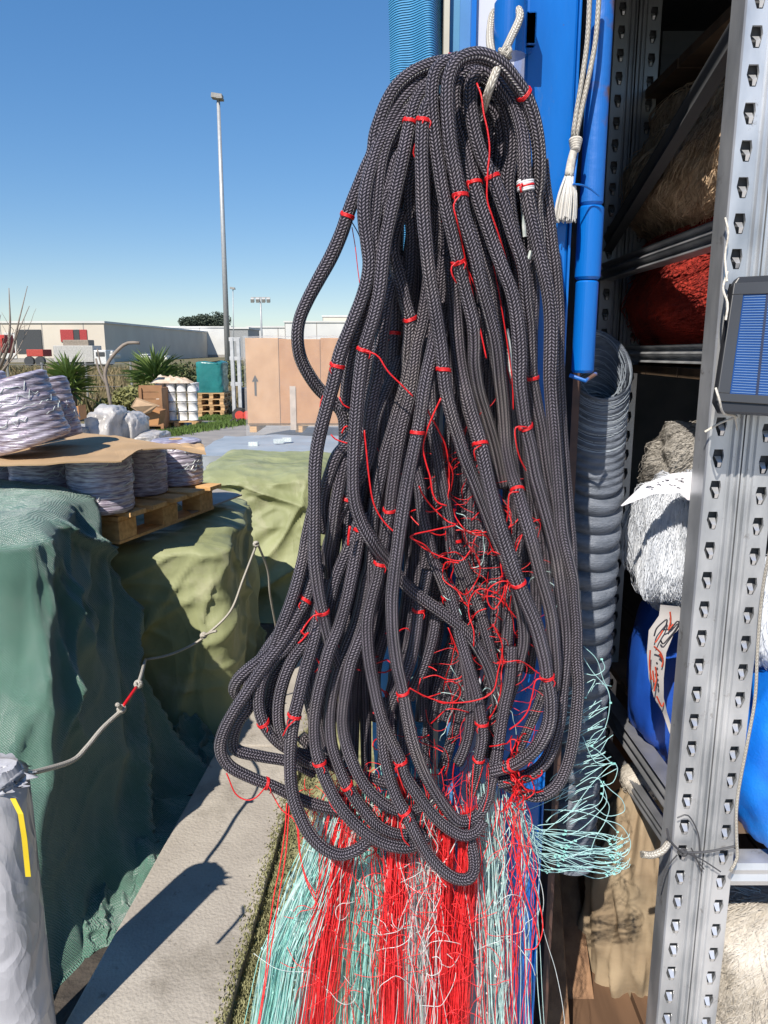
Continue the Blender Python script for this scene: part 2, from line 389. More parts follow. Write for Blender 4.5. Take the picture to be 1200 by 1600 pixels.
creases(M_OLIVE, 3.0, .05, .55, (.42, .40, .28)); creases(M_DGREEN, 3.6, .05, .5)
zt = 1.13
nr = G(48, 822, zt); fr = G(128, 745, zt)
g0 = G(62, 1548, 0); g1 = G(205, 1400, 0); g2 = G(262, 1290, 0); g3 = G(292, 1195, 0)
top = [(nr.x, nr.y), (fr.x, fr.y), (-2.4, fr.y+.1), (-2.4, nr.y-.05)]
bot = [(g0.x, g0.y), (g1.x-.02, g1.y), (g2.x-.02, g2.y), (g3.x-.02, g3.y), (g3.x-.3, g3.y+.25), (-2.5, 2.9), (-2.5, g0.y-.1)]
# keep correspondences: corners order begins at near right
dk = empty('covered_pile', (-1.6, 2.2, 0), 'tall pile covered with dark green mesh netting tied round with white rope', 'covered pile')
drape('mesh_cover', top, [(g0.x, g0.y+.02), (g2.x+.02, g2.y), (g3.x, g3.y), (-2.5, 2.95), (-2.5, g0.y-.08)][:1]+[(g3.x-.06, g3.y-.03), (-2.5, 2.95), (-2.5, g0.y-.05)], zt, M_DGREEN, folds=.06, seed=2.3, fold_f=4.6, flare=.10, ztilt=(0, .01), parent=dk, foot=.05, shear=1.1)
# crumpled spare end of the netting on the ground behind
def crumple(mb, c, rx, ry, h, seed, n=90):
    def f(a, b_):
        x = (a-.5)*2; y = (b_-.5)*2; rr = min(1, math.hypot(x, y)); e = (1-rr**3)
        z = h*e*(.6+.8*fbm(x*1.3, y*1.3, seed, 1) + .45*max(0, 1-abs(noise.noise(Vector((x*1.9+y*1.2, y*1.0, seed))))*4)**1.5)
        return (c[0]+rx*x+.03*fbm(x*3, y*3, seed+5), c[1]+ry*y, max(c[2]+z, c[2]))
    mb.grid(f, n, n)
mb = MB(); c = G(285, 1185, 0); crumple(mb, (c.x-.02, c.y+.02, .01), .17, .22, .11, 4)
c = G(215, 1330, 0); crumple(mb, (c.x-.02, c.y, .01), .2, .3, .07, 8)
c = G(190, 1420, 0); crumple(mb, (c.x-.05, c.y, .01), .12, .2, .04, 9)
mb.build('mesh_hem', M_DGREEN, dk, smooth=True)
def wr(pts, r, Y=None, name='rope', m=M_WROPE, parent=None, n=8, uv=True):
    mb = MB(); mb.tube(spline(pts, .01), r, n, uv=uv); return mb.build(name, m, parent, smooth=True)
def knot(mb, c, r, seed=1, loops=3):
    rnd = random.Random(seed)
    for k in range(loops):
        ax = Vector((rnd.uniform(-1, 1), rnd.uniform(-1, 1), rnd.uniform(-1, 1))).normalized(); q = ax.orthogonal().normalized(); w_ = ax.cross(q)
        mb.tube([Vector(c)+(q*math.cos(t)+w_*math.sin(t))*r*1.1 for t in [i*.45 for i in range(15)]], r*.55, 6, uv=True)

# olive piles
o1 = empty('covered_pile', (-1.4, 3.6, 0), 'long low pile under an olive green tarpaulin, pallet of spools on top', 'covered pile')
drape('tarpaulin', [(-.63, 2.98), (-.76, 4.15), (-2.3, 4.3), (-2.3, 2.98)], [(-.60, 2.93), (-.74, 4.25), (-2.4, 4.45), (-2.4, 2.9)], .845, M_OLIVE, folds=.03, seed=5.2, fold_f=3.0, flare=.05, parent=o1, shear=1.5)
o2 = empty('covered_pile', (-.7, 5.2, 0), 'olive tarpaulin pile with a peaked ridge behind the pallet pile', 'covered pile')
drape('tarpaulin', [(-.42, 4.75), (-.30, 5.9), (-1.25, 6.1), (-1.2, 4.7)], [(-.22, 4.45), (-.1, 5.9), (-1.4, 6.2), (-1.3, 4.4)], .83, M_OLIVE, folds=.045, seed=11.4, fold_f=3.4, flare=.08, parent=o2, sag=-.01, shear=2)
# ropes on the piles
rp_ = empty('tie_rope', P(150, 1150, 1.95), 'white rope with a red spliced length across the dark green pile', 'rope')
mb = MB(); mb.tube(spline([P(-40, 1222, 1.36), P(20, 1213, 1.48), P(60, 1205, 1.56), P(112, 1189, 1.66), P(135, 1168, 1.72), P(160, 1138, 1.80), P(188, 1112, 1.88)], .01), .0062, 8, uv=True)
mb.build('rope', M_WROPE, rp_, smooth=True)
mb = MB(); knot(mb, P(190, 1108, 1.88), .008, 3, 4); mb.tube(spline([P(190, 1108, 1.88), P(186, 1103, 1.86), P(183, 1101, 1.85)], .01), .006, 8, uv=True); mb.build('knot', M_WROPE, rp_, smooth=True)
mb = MB(); knot(mb, P(216, 1069, 2.0), .008, 6, 4)
mb.tube(spline([P(216, 1069, 2.0), P(222, 1050, 2.12), P(225, 1038, 2.4), P(227, 1031, 2.75)], .01), .0055, 8, uv=True)
mb.build('knot', M_WROPE, rp_, smooth=True)
mb = MB(); mb.tube(spline([P(192, 1104, 1.88), P(204, 1087, 1.93), P(213, 1074, 1.98)], .01), .0045, 8)
mb.build('red_splice', M_RED, rp_, smooth=True)
r2 = empty('tie_rope', P(322, 990, 2.75), 'thin knotted white rope looped over the olive tarpaulin', 'rope')
mb = MB(); mb.tube(spline([P(226, 1031, 2.76), P(262, 1024, 2.78), P(300, 1008, 2.78), P(325, 990, 2.78), P(360, 955, 2.80), P(380, 905, 2.84), P(402, 848, 2.86)], .02), .005, 6, uv=True)
mb.tube(spline([P(402, 848, 2.86), P(418, 890, 2.95), P(422, 930, 3.0), P(432, 985, 3.1)], .02), .0045, 6, uv=True)
mb.build('rope', M_WROPE, r2, smooth=True)
mb = MB(); knot(mb, P(400, 850, 2.85), .008, 10, 3); mb.build('knot', M_WROPE, r2, smooth=True)
mb = MB(); knot(mb, P(318, 993, 2.77), .009, 9, 4)
mb.tube(spline([P(318, 993, 2.77), P(330, 988, 2.72), P(338, 986, 2.7)], .02), .005, 6, uv=True)
mb.build('knot', M_WROPE, r2, smooth=True)

# plastic wrapped grey roll bottom left + yellow strap
M_FILM = mat('grey_film', (.52, .52, .54), (.38, .38, .41), rough=.22, scale=5, bump=.7, bscale=14, dist=.01, stretch=(1, 1, .25), spec=.7)
creases(M_FILM, 9, .02, .7)
gd = empty('wrapped_roll', P(0, 1400, 1.32), 'upright roll wrapped in grey plastic film at the corner of the photo', 'wrapped roll')
ctr = P(-14, 1200, 1.42); topz = P(0, 1212, 1.42).z
mb = MB()
def filmf(a, b_):
    t = a*2*math.pi; z = .0 + (topz+.02)*(1-b_); r = .072*(1+.012*fbm(math.cos(t)*2, math.sin(t)*2, z*6, 3)) - .02*max(0, .06-b_)/.06
    return (ctr.x+r*math.cos(t)*.95, ctr.y+r*math.sin(t), z+.012*fbm(math.cos(t)*3, math.sin(t)*3, 2)*(b_ < .05))
mb.grid(filmf, 60, 60, closed_u=True); mb.build('film_wrap', M_FILM, gd, smooth=True)
mb = MB(); mb.lathe((ctr.x, ctr.y, topz), [(.068, 0), (.05, .01), (.03, .004), (.0, .004)], 40)
for k in range(3): crumple(mb, (ctr.x+.04*math.cos(k*1.1-1), ctr.y+.03*math.sin(k*1.1-1), topz-.01), .034, .03, .016, k+20, 24)
mb.build('film_end', M_FILM, gd, smooth=True)
mb = MB()
sp_ = [P(20, 1248, 1.26), P(32, 1272, 1.25), P(38, 1310, 1.25), P(44, 1370, 1.25)]
for a, b_ in zip(sp_[:-1], sp_[1:]):
    mb.add([a+Vector((-.005, 0, 0)), a+Vector((.005, 0, 0)), b_+Vector((.005, 0, 0)), b_+Vector((-.005, 0, 0)),
            a+Vector((-.005, .0012, 0)), a+Vector((.005, .0012, 0)), b_+Vector((.005, .0012, 0)), b_+Vector((-.005, .0012, 0))],
           [(0, 3, 2, 1), (4, 5, 6, 7), (0, 4, 7, 3), (1, 2, 6, 5)])
tag(mb.build('packing_strap', mat('yellow_strap', (.72, .56, .03), (.6, .44, .02), rough=.35)), 'short yellow packing strap hanging on the wrapped grey roll', 'strap')

# ================================================================== pallet with spools
M_WOOD = mat('pallet_wood', (.72, .44, .19), (.52, .29, .11), rough=.8, scale=9, bump=.4, bscale=40, dist=.003, stretch=(1, 6, 6))
M_CARD = mat('cardboard', (.46, .31, .17), (.39, .26, .14), rough=.85, scale=6, bump=.2, bscale=30, dist=.003)
def spool_mat():
    m, n, b = new('silver_twine'); L = n.links.new; tc = N(n, 'ShaderNodeTexCoord')
    def nz(sc, st, det=3):
        mp = N(n, 'ShaderNodeMapping'); mp.inputs['Scale'].default_value = st; L(tc.outputs['Object'], mp.inputs[0])
        x = N(n, 'ShaderNodeTexNoise'); x.inputs['Scale'].default_value = sc; x.inputs['Detail'].default_value = det; L(mp.outputs[0], x.inputs[0]); return x.outputs[0]
    a = nz(22, (1, 1, 9), 6); 
    rp = N(n, 'ShaderNodeValToRGB'); e = rp.color_ramp.elements; e[0].position = .36; e[1].position = .64; e[0].color = (.26, .21, .28, 1); e[1].color = (.70, .65, .72, 1)
    L(a, rp.inputs[0]); L(rp.outputs[0], b.inputs['Base Color'])
    bp = N(n, 'ShaderNodeBump'); bp.inputs['Distance'].default_value = .006; bp.inputs['Strength'].default_value = .9; L(a, bp.inputs['Height']); L(bp.outputs[0], b.inputs['Normal'])
    b.inputs['Roughness'].default_value = .36; b.inputs['Metallic'].default_value = .25
    return m
M_SPOOL = spool_mat()
pl = empty('pallet', (0, 0, 0), 'wooden pallet on the olive tarpaulin carrying silver twine spools', 'pallet')
A0 = G(190, 853, .86); B0 = G(325, 800, .865)
dirv = (B0-A0); dirv.z = 0; plen = .70; dv = dirv.normalized(); lv = Vector((-dv.y, dv.x, 0))
pl.location = (A0.x, A0.y, .865)
def plp(a, b_, z): return Vector((A0.x, A0.y, .868)) + dv*a + lv*b_ + Vector((0, 0, z))
rzp = math.atan2(dv.y, dv.x)
for j in range(3):
    for i in range(3):
        mb = MB(); mb.box(plp(.05+.29*i, .05+.5*j, .0475), (.11, .095, .078), rz=rzp); mb.build('block', M_WOOD, pl, bevel=.002)
for j in range(3):
    mb = MB(); mb.box(plp(.34, .05+.5*j, .006), (.70, .10, .0125), rz=rzp); mb.box(plp(.34, .05+.5*j, .097), (.70, .10, .018), rz=rzp); mb.build('stringer_board', M_WOOD, pl, bevel=.0015)
for i in range(5):
    mb = MB(); mb.box(plp(.05+.145*i, .55, .116), (.10, 1.2, .018), rz=rzp); mb.build('deck_board', M_WOOD, pl, bevel=.0015)
ztop = .868+.126
def make_spool(name, label, c, r, h, tilt=None, seed=0, core=None):
    o = empty(name, c, label, 'spool', 'silver twine spools')
    M = Matrix.Identity(3) if tilt is None else Matrix.Rotation(tilt[0], 3, 'Y') @ Matrix.Rotation(tilt[1], 3, 'X')
    mb = MB(); vs = []; rows = 60; nn = 90
    prof = [(.035, 1.0), (.6, 1.0), (.88, .995), (.97, .97)]
    P2 = [(r*.25, h), (r*.6, h*1.0), (r*.9, h*.995), (r*.975, h*.97)]
    for k in range(rows+1): P2.append((r*(1+.012*math.sin(k*.9+seed)), h*(.96-.92*k/rows)))
    P2 += [(r*.95, h*.012), (r*.5, 0), (0.0001, 0)]
    for (rr, z) in P2:
        for j in range(nn):
            a = 2*math.pi*j/nn; ridge = .0011*math.sin((z*110+math.sin(a*3+seed)*2.2)+a*7) + .003*noise.noise(Vector((math.cos(a)*3, math.sin(a)*3, z*28+seed)))
            q = Vector(((rr+ridge)*math.cos(a), (rr+ridge)*math.sin(a), z)); vs.append(Vector(c)+M @ q)
    fs = [(i*nn+j, (i+1)*nn+j, (i+1)*nn+(j+1) % nn, i*nn+(j+1) % nn) for i in range(len(P2)-1) for j in range(nn)]
    mb.add(vs, fs); mb.build('twine_winding', M_SPOOL, o, smooth=True)
    mb = MB(); mb.lathe(Vector(c)+M @ Vector((0, 0, h-.01)), [(r*.27, 0), (r*.27, .012), (r*.2, .014), (r*.18, -.02)], 20, M); mb.build('core_tube', core or M_CARD, o, smooth=True)
    mb = MB(); rnd = random.Random(seed+1)
    for k in range(5):
        a0 = rnd.uniform(-2.4, -.3); z0 = rnd.uniform(.2, .8)*h
        mb.tube([Vector(c)+M @ Vector(((r*1.03+.004*math.sin(t*3))*math.cos(a0+t*.9), (r*1.03)*math.sin(a0+t*.9), z0+(rnd.uniform(-.02, .02))*t+.02*math.sin(t*2))) for t in [i*.12 for i in range(12)]], .0014, 4)
    mb.build('loose_twine', M_WHITEN, o)
    return o
def onp(u, v, z): q = G(u, v, z); return Vector((q.x, q.y, z))
hsp = .215; M_ORANGE = mat('orange_core', (.75, .25, .05)); M_TCORE = mat('teal_core', (.05, .35, .42)); M_PCORE = mat('pink_core', (.72, .42, .36))
sR = .118
s1 = onp(160, 800, ztop); s1.y += .03; s1.x -= .01
make_spool('twine_spool', 'nearest silver twine spool on the pallet corner, under cardboard', s1, sR, hsp, seed=1, core=M_PCORE)
s2 = plp(.36, .16, .126); s2.z = ztop
make_spool('twine_spool', 'silver twine spool standing second along the pallet edge, with a blue core', s2, sR*.98, hsp*.97, seed=2, core=M_TCORE)
s3 = plp(.62, .14, .126); s3.z = ztop
make_spool('twine_spool', 'farthest silver twine spool at the right end of the pallet', s3, sR*.96, hsp*.95, seed=3)
s4 = s1 + lv*.27; make_spool('twine_spool', 'silver twine spool showing just above the dark green netting', s4, sR, hsp, seed=4, core=M_PCORE)
s5 = s1 + lv*.53+dv*.03; make_spool('twine_spool', 'silver twine spool at the left photo edge under the cardboard sheet', s5, sR, hsp, seed=5)
# cardboard sheet over them
zc = ztop+hsp+.006
ca = [G(-60, 724, zc), G(60, 722, zc), G(195, 718, zc-.005), G(255, 700, zc), G(322, 702, zc), G(300, 695, zc), G(215, 690, zc), G(140, 679, zc), G(-60, 684, zc)]
mb = MB()
fr_ = [G(-60, 726, zc), G(60, 724, zc), G(190, 719, zc), G(222, 702, zc+.004), G(275, 700, zc), G(322, 708, zc-.01)]
bk_ = [G(-60, 676, zc), G(40, 676, zc), G(150, 677, zc+.004), G(210, 686, zc+.004), G(262, 692, zc+.002), G(318, 697, zc)]
def lerpl(l, t):
    t *= len(l)-1; i = min(int(t), len(l)-2); return l[i].lerp(l[i+1], t-i)
def cf(a, b_, dz=0):
    p = lerpl(fr_, a).lerp(lerpl(bk_, a), b_); return (p.x, p.y, p.z+.006*fbm(p.x*6, p.y*6, 3)+(.012*max(0, a-.8)*5*abs(math.sin(a*40)) if b_ > .5 else 0)+dz)
mb.grid(lambda a, b_: cf(a, b_), 60, 14); mb.grid(lambda a, b_: cf(1-a, b_, -.005), 60, 14)
nn = 61*15
edge = [(i, i+1, nn+60-(i+1), nn+60-i) for i in range(60)]
mb.f.extend(edge)
tag(mb.build('cardboard_sheet', M_CARD), 'flat bent cardboard sheet lying over the silver spools', 'cardboard')
make_spool('twine_spool', 'large leaning silver twine spool on top of the cardboard', P(52, 700, 2.72)+Vector((-.03, .08, .0)), .135, .25, (R(-17), R(3)), 7, core=M_ORANGE)
make_spool('twine_spool', 'leaning silver spool tucked behind the large one on the cardboard', P(78, 690, 3.0)+Vector((0, .05, 0)), .11, .24, (R(-12), R(0)), 8)
make_spool('twine_spool', 'leftmost leaning silver spool with a pink core, cut by the photo edge', P(-25, 700, 2.95)+Vector((-.03, .1, .01)), .12, .27, (R(-8), R(0)), 9, core=M_PCORE)

# sheets between the piles: brown board on the pile, grey crate
mb = MB(); a = [P(300, 812, 3.35), P(378, 768, 3.8), P(330, 745, 4.0), P(250, 760, 3.9)]
mb.prism([(p.x, p.y, .875) for p in a], (0, 0, .008))
tag(mb.build('cardboard_sheet', mat('grey_board', (.40, .36, .31))), 'greyish cardboard sheet lying flat on the olive tarpaulin', 'cardboard')
M_GREYP = mat('grey_plastic', (.36, .39, .41), (.29, .32, .34), rough=.4, scale=3, bump=.3, bscale=6, dist=.02)
gc = empty('storage_crate', (-.9, 7.6, 0), 'low pale grey plastic wrapped crate between the tarp piles and the cartons', 'crate')
mb = MB(); mb.bbox((-1.72, 6.95, 0), (-.2, 8.5, .64)); mb.build('crate_body', M_GREYP, gc, bevel=.02)
mb = MB()
mb.grid(lambda a, b_: (-1.76+1.6*a, 6.9+1.65*b_, .655+.02*fbm(a*4, b_*4, 1)), 40, 40)
mb.grid(lambda a, b_: (-1.76+1.6*a, 6.9+.012*fbm(a*9, b_*3, 2), .655-.5*b_+.01*fbm(a*4, 0, 1)), 40, 20)
mb.build('film_wrap', M_GREYP, gc, smooth=True)
mb = MB()
for (u, v) in ((372, 652), (400, 655), (352, 676)): mb.box((-1.3+.3*random.random(), 7.2+random.random()*.9, .68), (.09, .05, .04), rz=random.random())
mb.build('tape_scrap', M_WHITEN, gc)

# ================================================================== carton stack wrapped in film
def film_alpha(name, a=.25):
    return mat(name, (.85, .86, .86), (.75, .77, .78), rough=.12, bump=.8, bscale=5, dist=.03, alpha=a, spec=.8, stretch=(1, 1, .5))
M_CARD2 = mat('pale_cardboard', (.56, .33, .17), (.48, .27, .13), rough=.8, scale=3)
M_CARD3 = mat('warm_cardboard', (.50, .25, .10), (.42, .20, .08), rough=.8, scale=3)
cs = empty('carton_stack', (-1.6, 14, 0), 'tall stack of brown cartons wrapped in clear film with a black arrow', 'carton stack')
Yc = 13.3
x0 = P(385, 600, Yc).x; x1 = P(437, 600, Yc).x; x2 = P(545, 600, Yc).x; zt_ = P(500, 528, Yc).z; zb = P(500, 662, Yc).z
mb = MB(); mb.bbox((x0, Yc, zb), (x1-.005, Yc+1.2, zt_)); mb.build('carton', M_CARD2, cs, bevel=.01)
mb = MB(); mb.bbox((x1, Yc+.01, zb), (x1+.7, Yc+1.2, zt_-.02)); mb.build('carton', M_CARD3, cs, bevel=.01)
mb = MB(); mb.bbox((x1+.705, Yc+.01, zb), (x2, Yc+1.2, zt_)); mb.build('carton', M_CARD3, cs, bevel=.01)
mb = MB()
for k in range(5): mb.box(((x0+x2)/2, Yc+.1+.25*k, zb-.02), (x2-x0, .12, .03))
for k in range(3):
    mb.box((x0+.08+(x2-x0-.16)*k/2, Yc+.6, zb-.1), (.12, 1.1, .11))
mb.build('pallet_base', M_WOOD, cs)
mb = MB(); ax = P(399, 600, Yc).x; az = P(399, 597, Yc).z
mb.box((ax, Yc-.006, az-.11), (.035, .004, .24)); mb.prism([(ax-.055, Yc-.008, az+.01), (ax+.055, Yc-.008, az+.01), (ax, Yc-.008, az+.12)], (0, .004, 0)); mb.build('printed_arrow', mat('ink', (.05, .05, .05)), cs)
mb = MB(); mb.box((P(457, 600, Yc).x, Yc-.012, .6), (.10, .004, .75)); mb.build('tape_strip', mat('pale_tape', (.55, .46, .38)), cs)
mb = MB()
mb.grid(lambda a, b_: (x0-.03+(x2-x0+.06)*a, Yc-.03+.02*fbm(a*8, b_*4, 7), .06+(zt_-.03)*b_), 40, 24)
mb.grid(lambda a, b_: (x0-.03, Yc-.03+1.3*a, .06+(zt_-.03)*b_), 10, 10)
mb.grid(lambda a, b_: (x0-.03+(x2-x0+.06)*a, Yc-.03+1.26*b_, zt_+.03+.03*fbm(a*8, b_*4, 7)), 30, 20)
mb.build('film_wrap', film_alpha('clear_film', .15), cs, smooth=True)

# hand pallet truck / forklift beside the stack
fk = empty('forklift', P(372, 640, 17), 'small forklift with tall pale mast and red wheels parked beside cartons', 'forklift')
Yf = 17.0; gx = lambda u: P(u, 600, Yf).x; gz = lambda v: P(400, v, Yf).z
mb = MB()
for u in (364, 374): mb.bbox((gx(u)-.035, Yf, .25), (gx(u)+.035, Yf+.12, gz(528)))
for v in (530, 560, 600): mb.bbox((gx(360), Yf+.02, gz(v)-.04), (gx(378), Yf+.08, gz(v)+.04))
mb.build('mast', mat('pale_grey_metal', (.55, .56, .56), rough=.4), fk)
mb = MB(); mb.bbox((gx(372), Yf+.1, .2), (gx(388), Yf+1.0, .75)); mb.bbox((gx(365), Yf-.6, .07), (gx(368), Yf, .12)); mb.bbox((gx(374), Yf-.6, .07), (gx(377), Yf, .12)); mb.build('body', mat('dark_machine', (.06, .06, .065), rough=.5), fk, bevel=.02)
for (u, yy) in ((374, -.05), (386, -.05)):
    mb = MB(); mb.lathe((gx(u), Yf+yy, .17), [(.06, -.05), (.17, -.05), (.17, .05), (.06, .05)], 20, Matrix.Rotation(R(80), 3, 'X')); wh = mb.build('wheel', mat('tyre', (.03, .03, .03)), fk, smooth=False)
    mb = MB(); mb.lathe((gx(u), Yf+yy-.055, .17), [(.0, -.02), (.10, -.02), (.10, .03), (.0, .03)], 16, Matrix.Rotation(R(80), 3, 'X')); mb.build('rim', mat('red_rim', (.6, .05, .03)), fk)

# teal wrapped pallet on stacked pallets
def small_pallet(c, sx, sy, h=.14, name='pallet', label=None, rz=0, group='stacked empty pallets', parent=None):
    mb = MB(); c = Vector(c)
    Rm = Matrix.Rotation(rz, 3, 'Z')
    for i in range(5): mb.box(c+Rm @ Vector((0, (i-2)*sy*.22, h-.012)), (sx, sy*.13, .02), rz=rz)
    for i in range(3): mb.box(c+Rm @ Vector(((i-1)*sx*.42, 0, h-.036)), (.1, sy, .02), rz=rz); mb.box(c+Rm @ Vector(((i-1)*sx*.42, 0, .012)), (.1, sy, .02), rz=rz)
    for i in range(3):
        for j in range(3): mb.box(c+Rm @ Vector(((i-1)*sx*.42, (j-1)*sy*.43, .055)), (.09, .1, .07), rz=rz)
    return mb
M_WOOD2 = mat('pale_pallet_wood', (.62, .40, .2), (.45, .28, .13), rough=.85, scale=3)
tp = P(329, 648, 18.5); tp.z = 0; txs = P(350, 640, 18.5).x-P(309, 640, 18.5).x
places = ['bottom', 'second lowest', 'third', 'top']
for k in range(4):
    tag(small_pallet((tp.x+.02*(k % 2), 19.0, .143*k), txs, .9).build('pallet', M_WOOD2), places[k]+' pallet of the small stack of empty wooden pallets on the yard', 'pallet', 'stacked empty pallets')
mb = MB(); zz = .572; tt = P(325, 565, 19).z
def tw(a, b_):
    t = a*2*math.pi; sx = abs(math.cos(t))**.35*math.copysign(1, math.cos(t)); sy = abs(math.sin(t))**.35*math.copysign(1, math.sin(t))
    k = 1 if b_ < .95 else 1-(b_-.95)*8
    return (tp.x-.02+txs*.52*sx*k+.02*fbm(a*20, b_*5, 1), 19.0+.42*sy*k, zz+(tt-zz)*min(1, b_/.96)+.03*fbm(sx, sy, 4)*(b_ > .9))
mb.grid(tw, 60, 30, closed_u=True); mb.grid(lambda a, b_: (tp.x-.02+txs*.45*(2*a-1), 19+.36*(2*b_-1), tt-.02+.03*fbm(a*3, b_*3, 8)), 10, 10)
tag(mb.build('wrapped_load', mat('teal_film', (.03, .22, .21), (.02, .15, .15), rough=.3, scale=2, bump=.5, bscale=5, dist=.03), smooth=True), 'load wrapped in teal film on top of the stacked pallets', 'wrapped load')

# white reels stack on pallet with brown cover
wc = empty('reel_stack', P(270, 650, 16.2), 'block of white reels strapped on a pallet with crumpled brown sheet on top', 'reel stack')
Yw = 16.0; wx0 = P(241, 640, Yw).x; wx1 = P(308, 640, Yw).x; zb0 = .13; zt0 = P(270, 598, Yw).z; M_WP = mat('white_reel', (.82, .81, .78), (.68, .67, .65), rough=.35, scale=2)
nc = 4; rw = (wx1-wx0)/nc
for lv_ in range(4):
    for i in range(nc):
        for j in range(2):
            hh = (zt0-zb0)/4; c = (wx0+rw*(i+.5), Yw+rw*(j+.5), zb0+hh*lv_)
            if j and lv_ < 3: continue
            mb = MB(); mb.lathe(c, [(rw*.46, .01), (rw*.47, .02), (rw*.42, hh*.12), (rw*.42, hh*.86), (rw*.47, hh*.92), (rw*.46, hh-.01), (.03, hh-.01)], 18); mb.build('reel', M_WP, wc, smooth=True)
mb = small_pallet(((wx0+wx1)/2, Yw+rw, 0), wx1-wx0, rw*2.1, .125); mb.build('pallet_base', M_WOOD2, wc)
mb = MB(); crumple(mb, ((wx0+wx1)/2-.1, Yw+rw, zt0-.01), (wx1-wx0)*.5, rw*1.1, .13, 31, 40); mb.build('cover_sheet', mat('brown_sheet', (.42, .30, .19), (.6, .5, .4)), wc, smooth=False)
# upright wooden crate beside it
mb = MB(); bx0 = P(219, 640, 15.6).x; bx1 = P(255, 640, 15.6).x; bz = P(230, 606, 15.6).z
for k in range(6): mb.bbox((bx0, 15.6, .06+bz/6*k), (bx1, 15.64, .05+bz/6*(k+1)))
for xx in (bx0, bx1-.06): mb.bbox((xx, 15.56, 0), (xx+.06, 15.6, bz)); mb.bbox((xx, 15.64, 0), (xx+.06, 16.5, bz))
tag(mb.build('wooden_crate', mat('brown_crate', (.36, .19, .09), (.26, .13, .06), scale=3)), 'brown slatted wooden crate left of the white reels', 'crate')
# open cardboard box
ob = empty('open_carton', P(226, 655, 14.6), 'torn open cardboard box with a raised flap', 'box')
Yo = 14.6; q = lambda u, v, Y=Yo: P(u, v, Y)
mb = MB(); mb.prism([q(212, 636), q(250, 642), q(247, 664), q(216, 666)], (0, .4, 0)); mb.build('carton', M_CARD3, ob)
mb = MB(); mb.prism([q(213, 621, 14.4), q(247, 633, 14.4), q(235, 645, 14.5), q(222, 648, 14.5), q(204, 636, 14.4)], (0, .01, .0)); mb.build('flap', mat('light_card', (.66, .45, .28)), ob)

# plastic covered sacks
M_BAGP = mat('white_plastic', (.52, .50, .48), (.34, .32, .30), rough=.3, scale=5, bump=1, bscale=7, dist=.04)
def blob(c, rx, ry, rz_, seed, amp=.16, n=48, sq=.6):
    mb = MB()
    def f(a, b_):
        t = a*2*math.pi; p = (b_-.5)*math.pi
        cx, sx, cp, sp2 = math.cos(t), math.sin(t), math.cos(p), math.sin(p)
        g = lambda x: math.copysign(abs(x)**sq, x)
        d = 1+amp*fbm(cx*cp*1.7, sx*cp*1.7, sp2*1.7+seed, 4)
        return (c[0]+rx*g(cx)*g(cp)*d, c[1]+ry*g(sx)*g(cp)*d, max(.01, c[2]+rz_*g(sp2)*d))
    mb.grid(f, n, n//2, closed_u=True); return mb
for i, (u, v, w_, h_, Y, lab) in enumerate([(168, 650, 52, 62, 12.5, 'tallest heap under creased clear plastic behind the twine pallet'), (205, 655, 40, 50, 12.9, 'smaller heap under clear plastic right of the tallest heap'),
                                   (124, 652, 50, 40, 12.2, 'low heap under clear plastic nearest the leaning spools'), (238, 668, 40, 22, 12.9, 'flat crumpled plastic heap beside the grass verge')]):
    c = P(u, v, Y); s = Y/1200
    bo = empty('sack_heap', (c.x, c.y, 0), lab, 'sack heap', 'plastic covered heaps')
    blob((c.x, c.y, h_*s*.45), w_*s*.5, .5, h_*s*.6, i+3, .22).build('plastic_cover', M_BAGP, bo, smooth=True)
mb = MB(); mb.prism([P(102, 640, 11.6), P(122, 634, 11.6), P(124, 656, 11.6), P(104, 662, 11.6)], (0, .3, 0)); tag(mb.build('cardboard_box', M_CARD3), 'small brown cardboard box tilted against the low plastic heap', 'box')

# verge grass
mb = MB()
def vg():
    t = random.random(); a = P(165, 690, 14.5); 
    u = random.uniform(190, 410); Y = 13.2+4.2*random.random() if u < 320 else random.uniform(17.0, 18.4)
    x = P(u, 660, Y).x; return (x, Y, 0)
def vg2():
    t = random.random(); x = -4.9+1.9*t+random.gauss(0, .12); Y = 12.6+4.6*t+random.gauss(0, .25); return (x, Y, .01)
blades(mb, 9000, vg2, (.03, .12), .012)
def vg3():
    return (random.uniform(-4.2, -2.6), random.uniform(17.4, 18.3), .01)
blades(mb, 4000, vg3, (.03, .1), .012)
tag(mb.build('grass', mat('verge_green', (.12, .2, .04), (.07, .12, .02), scale=3)), 'strip of green grass along the yard edge by the white reels', 'grass', kind='stuff')
# dry scrub field
mb = MB()
def scr():
    Y = 19+45*random.random()**1.5; return (random.uniform(-.62, -.08)*Y*1.02, Y, 0)
for _ in range(16000):
    p = Vector(scr()); hh = random.uniform(.12, .5)*(1+.8*noise.noise(p*.25)); a = random.uniform(0, 3.14); s = Vector((math.cos(a), math.sin(a), 0))*random.uniform(.02, .07)
    l = Vector((random.gauss(0, .15), random.gauss(0, .15), hh)); mb.add([p-s, p+s, p+l], [(0, 1, 2)])
tag(mb.build('scrub', mat('dry_scrub', (.30, .22, .12), (.10, .10, .04), rough=1, scale=.8, c3=(.20, .16, .08))), 'dry brown scrub covering the field beyond the yard', 'scrub', kind='stuff')
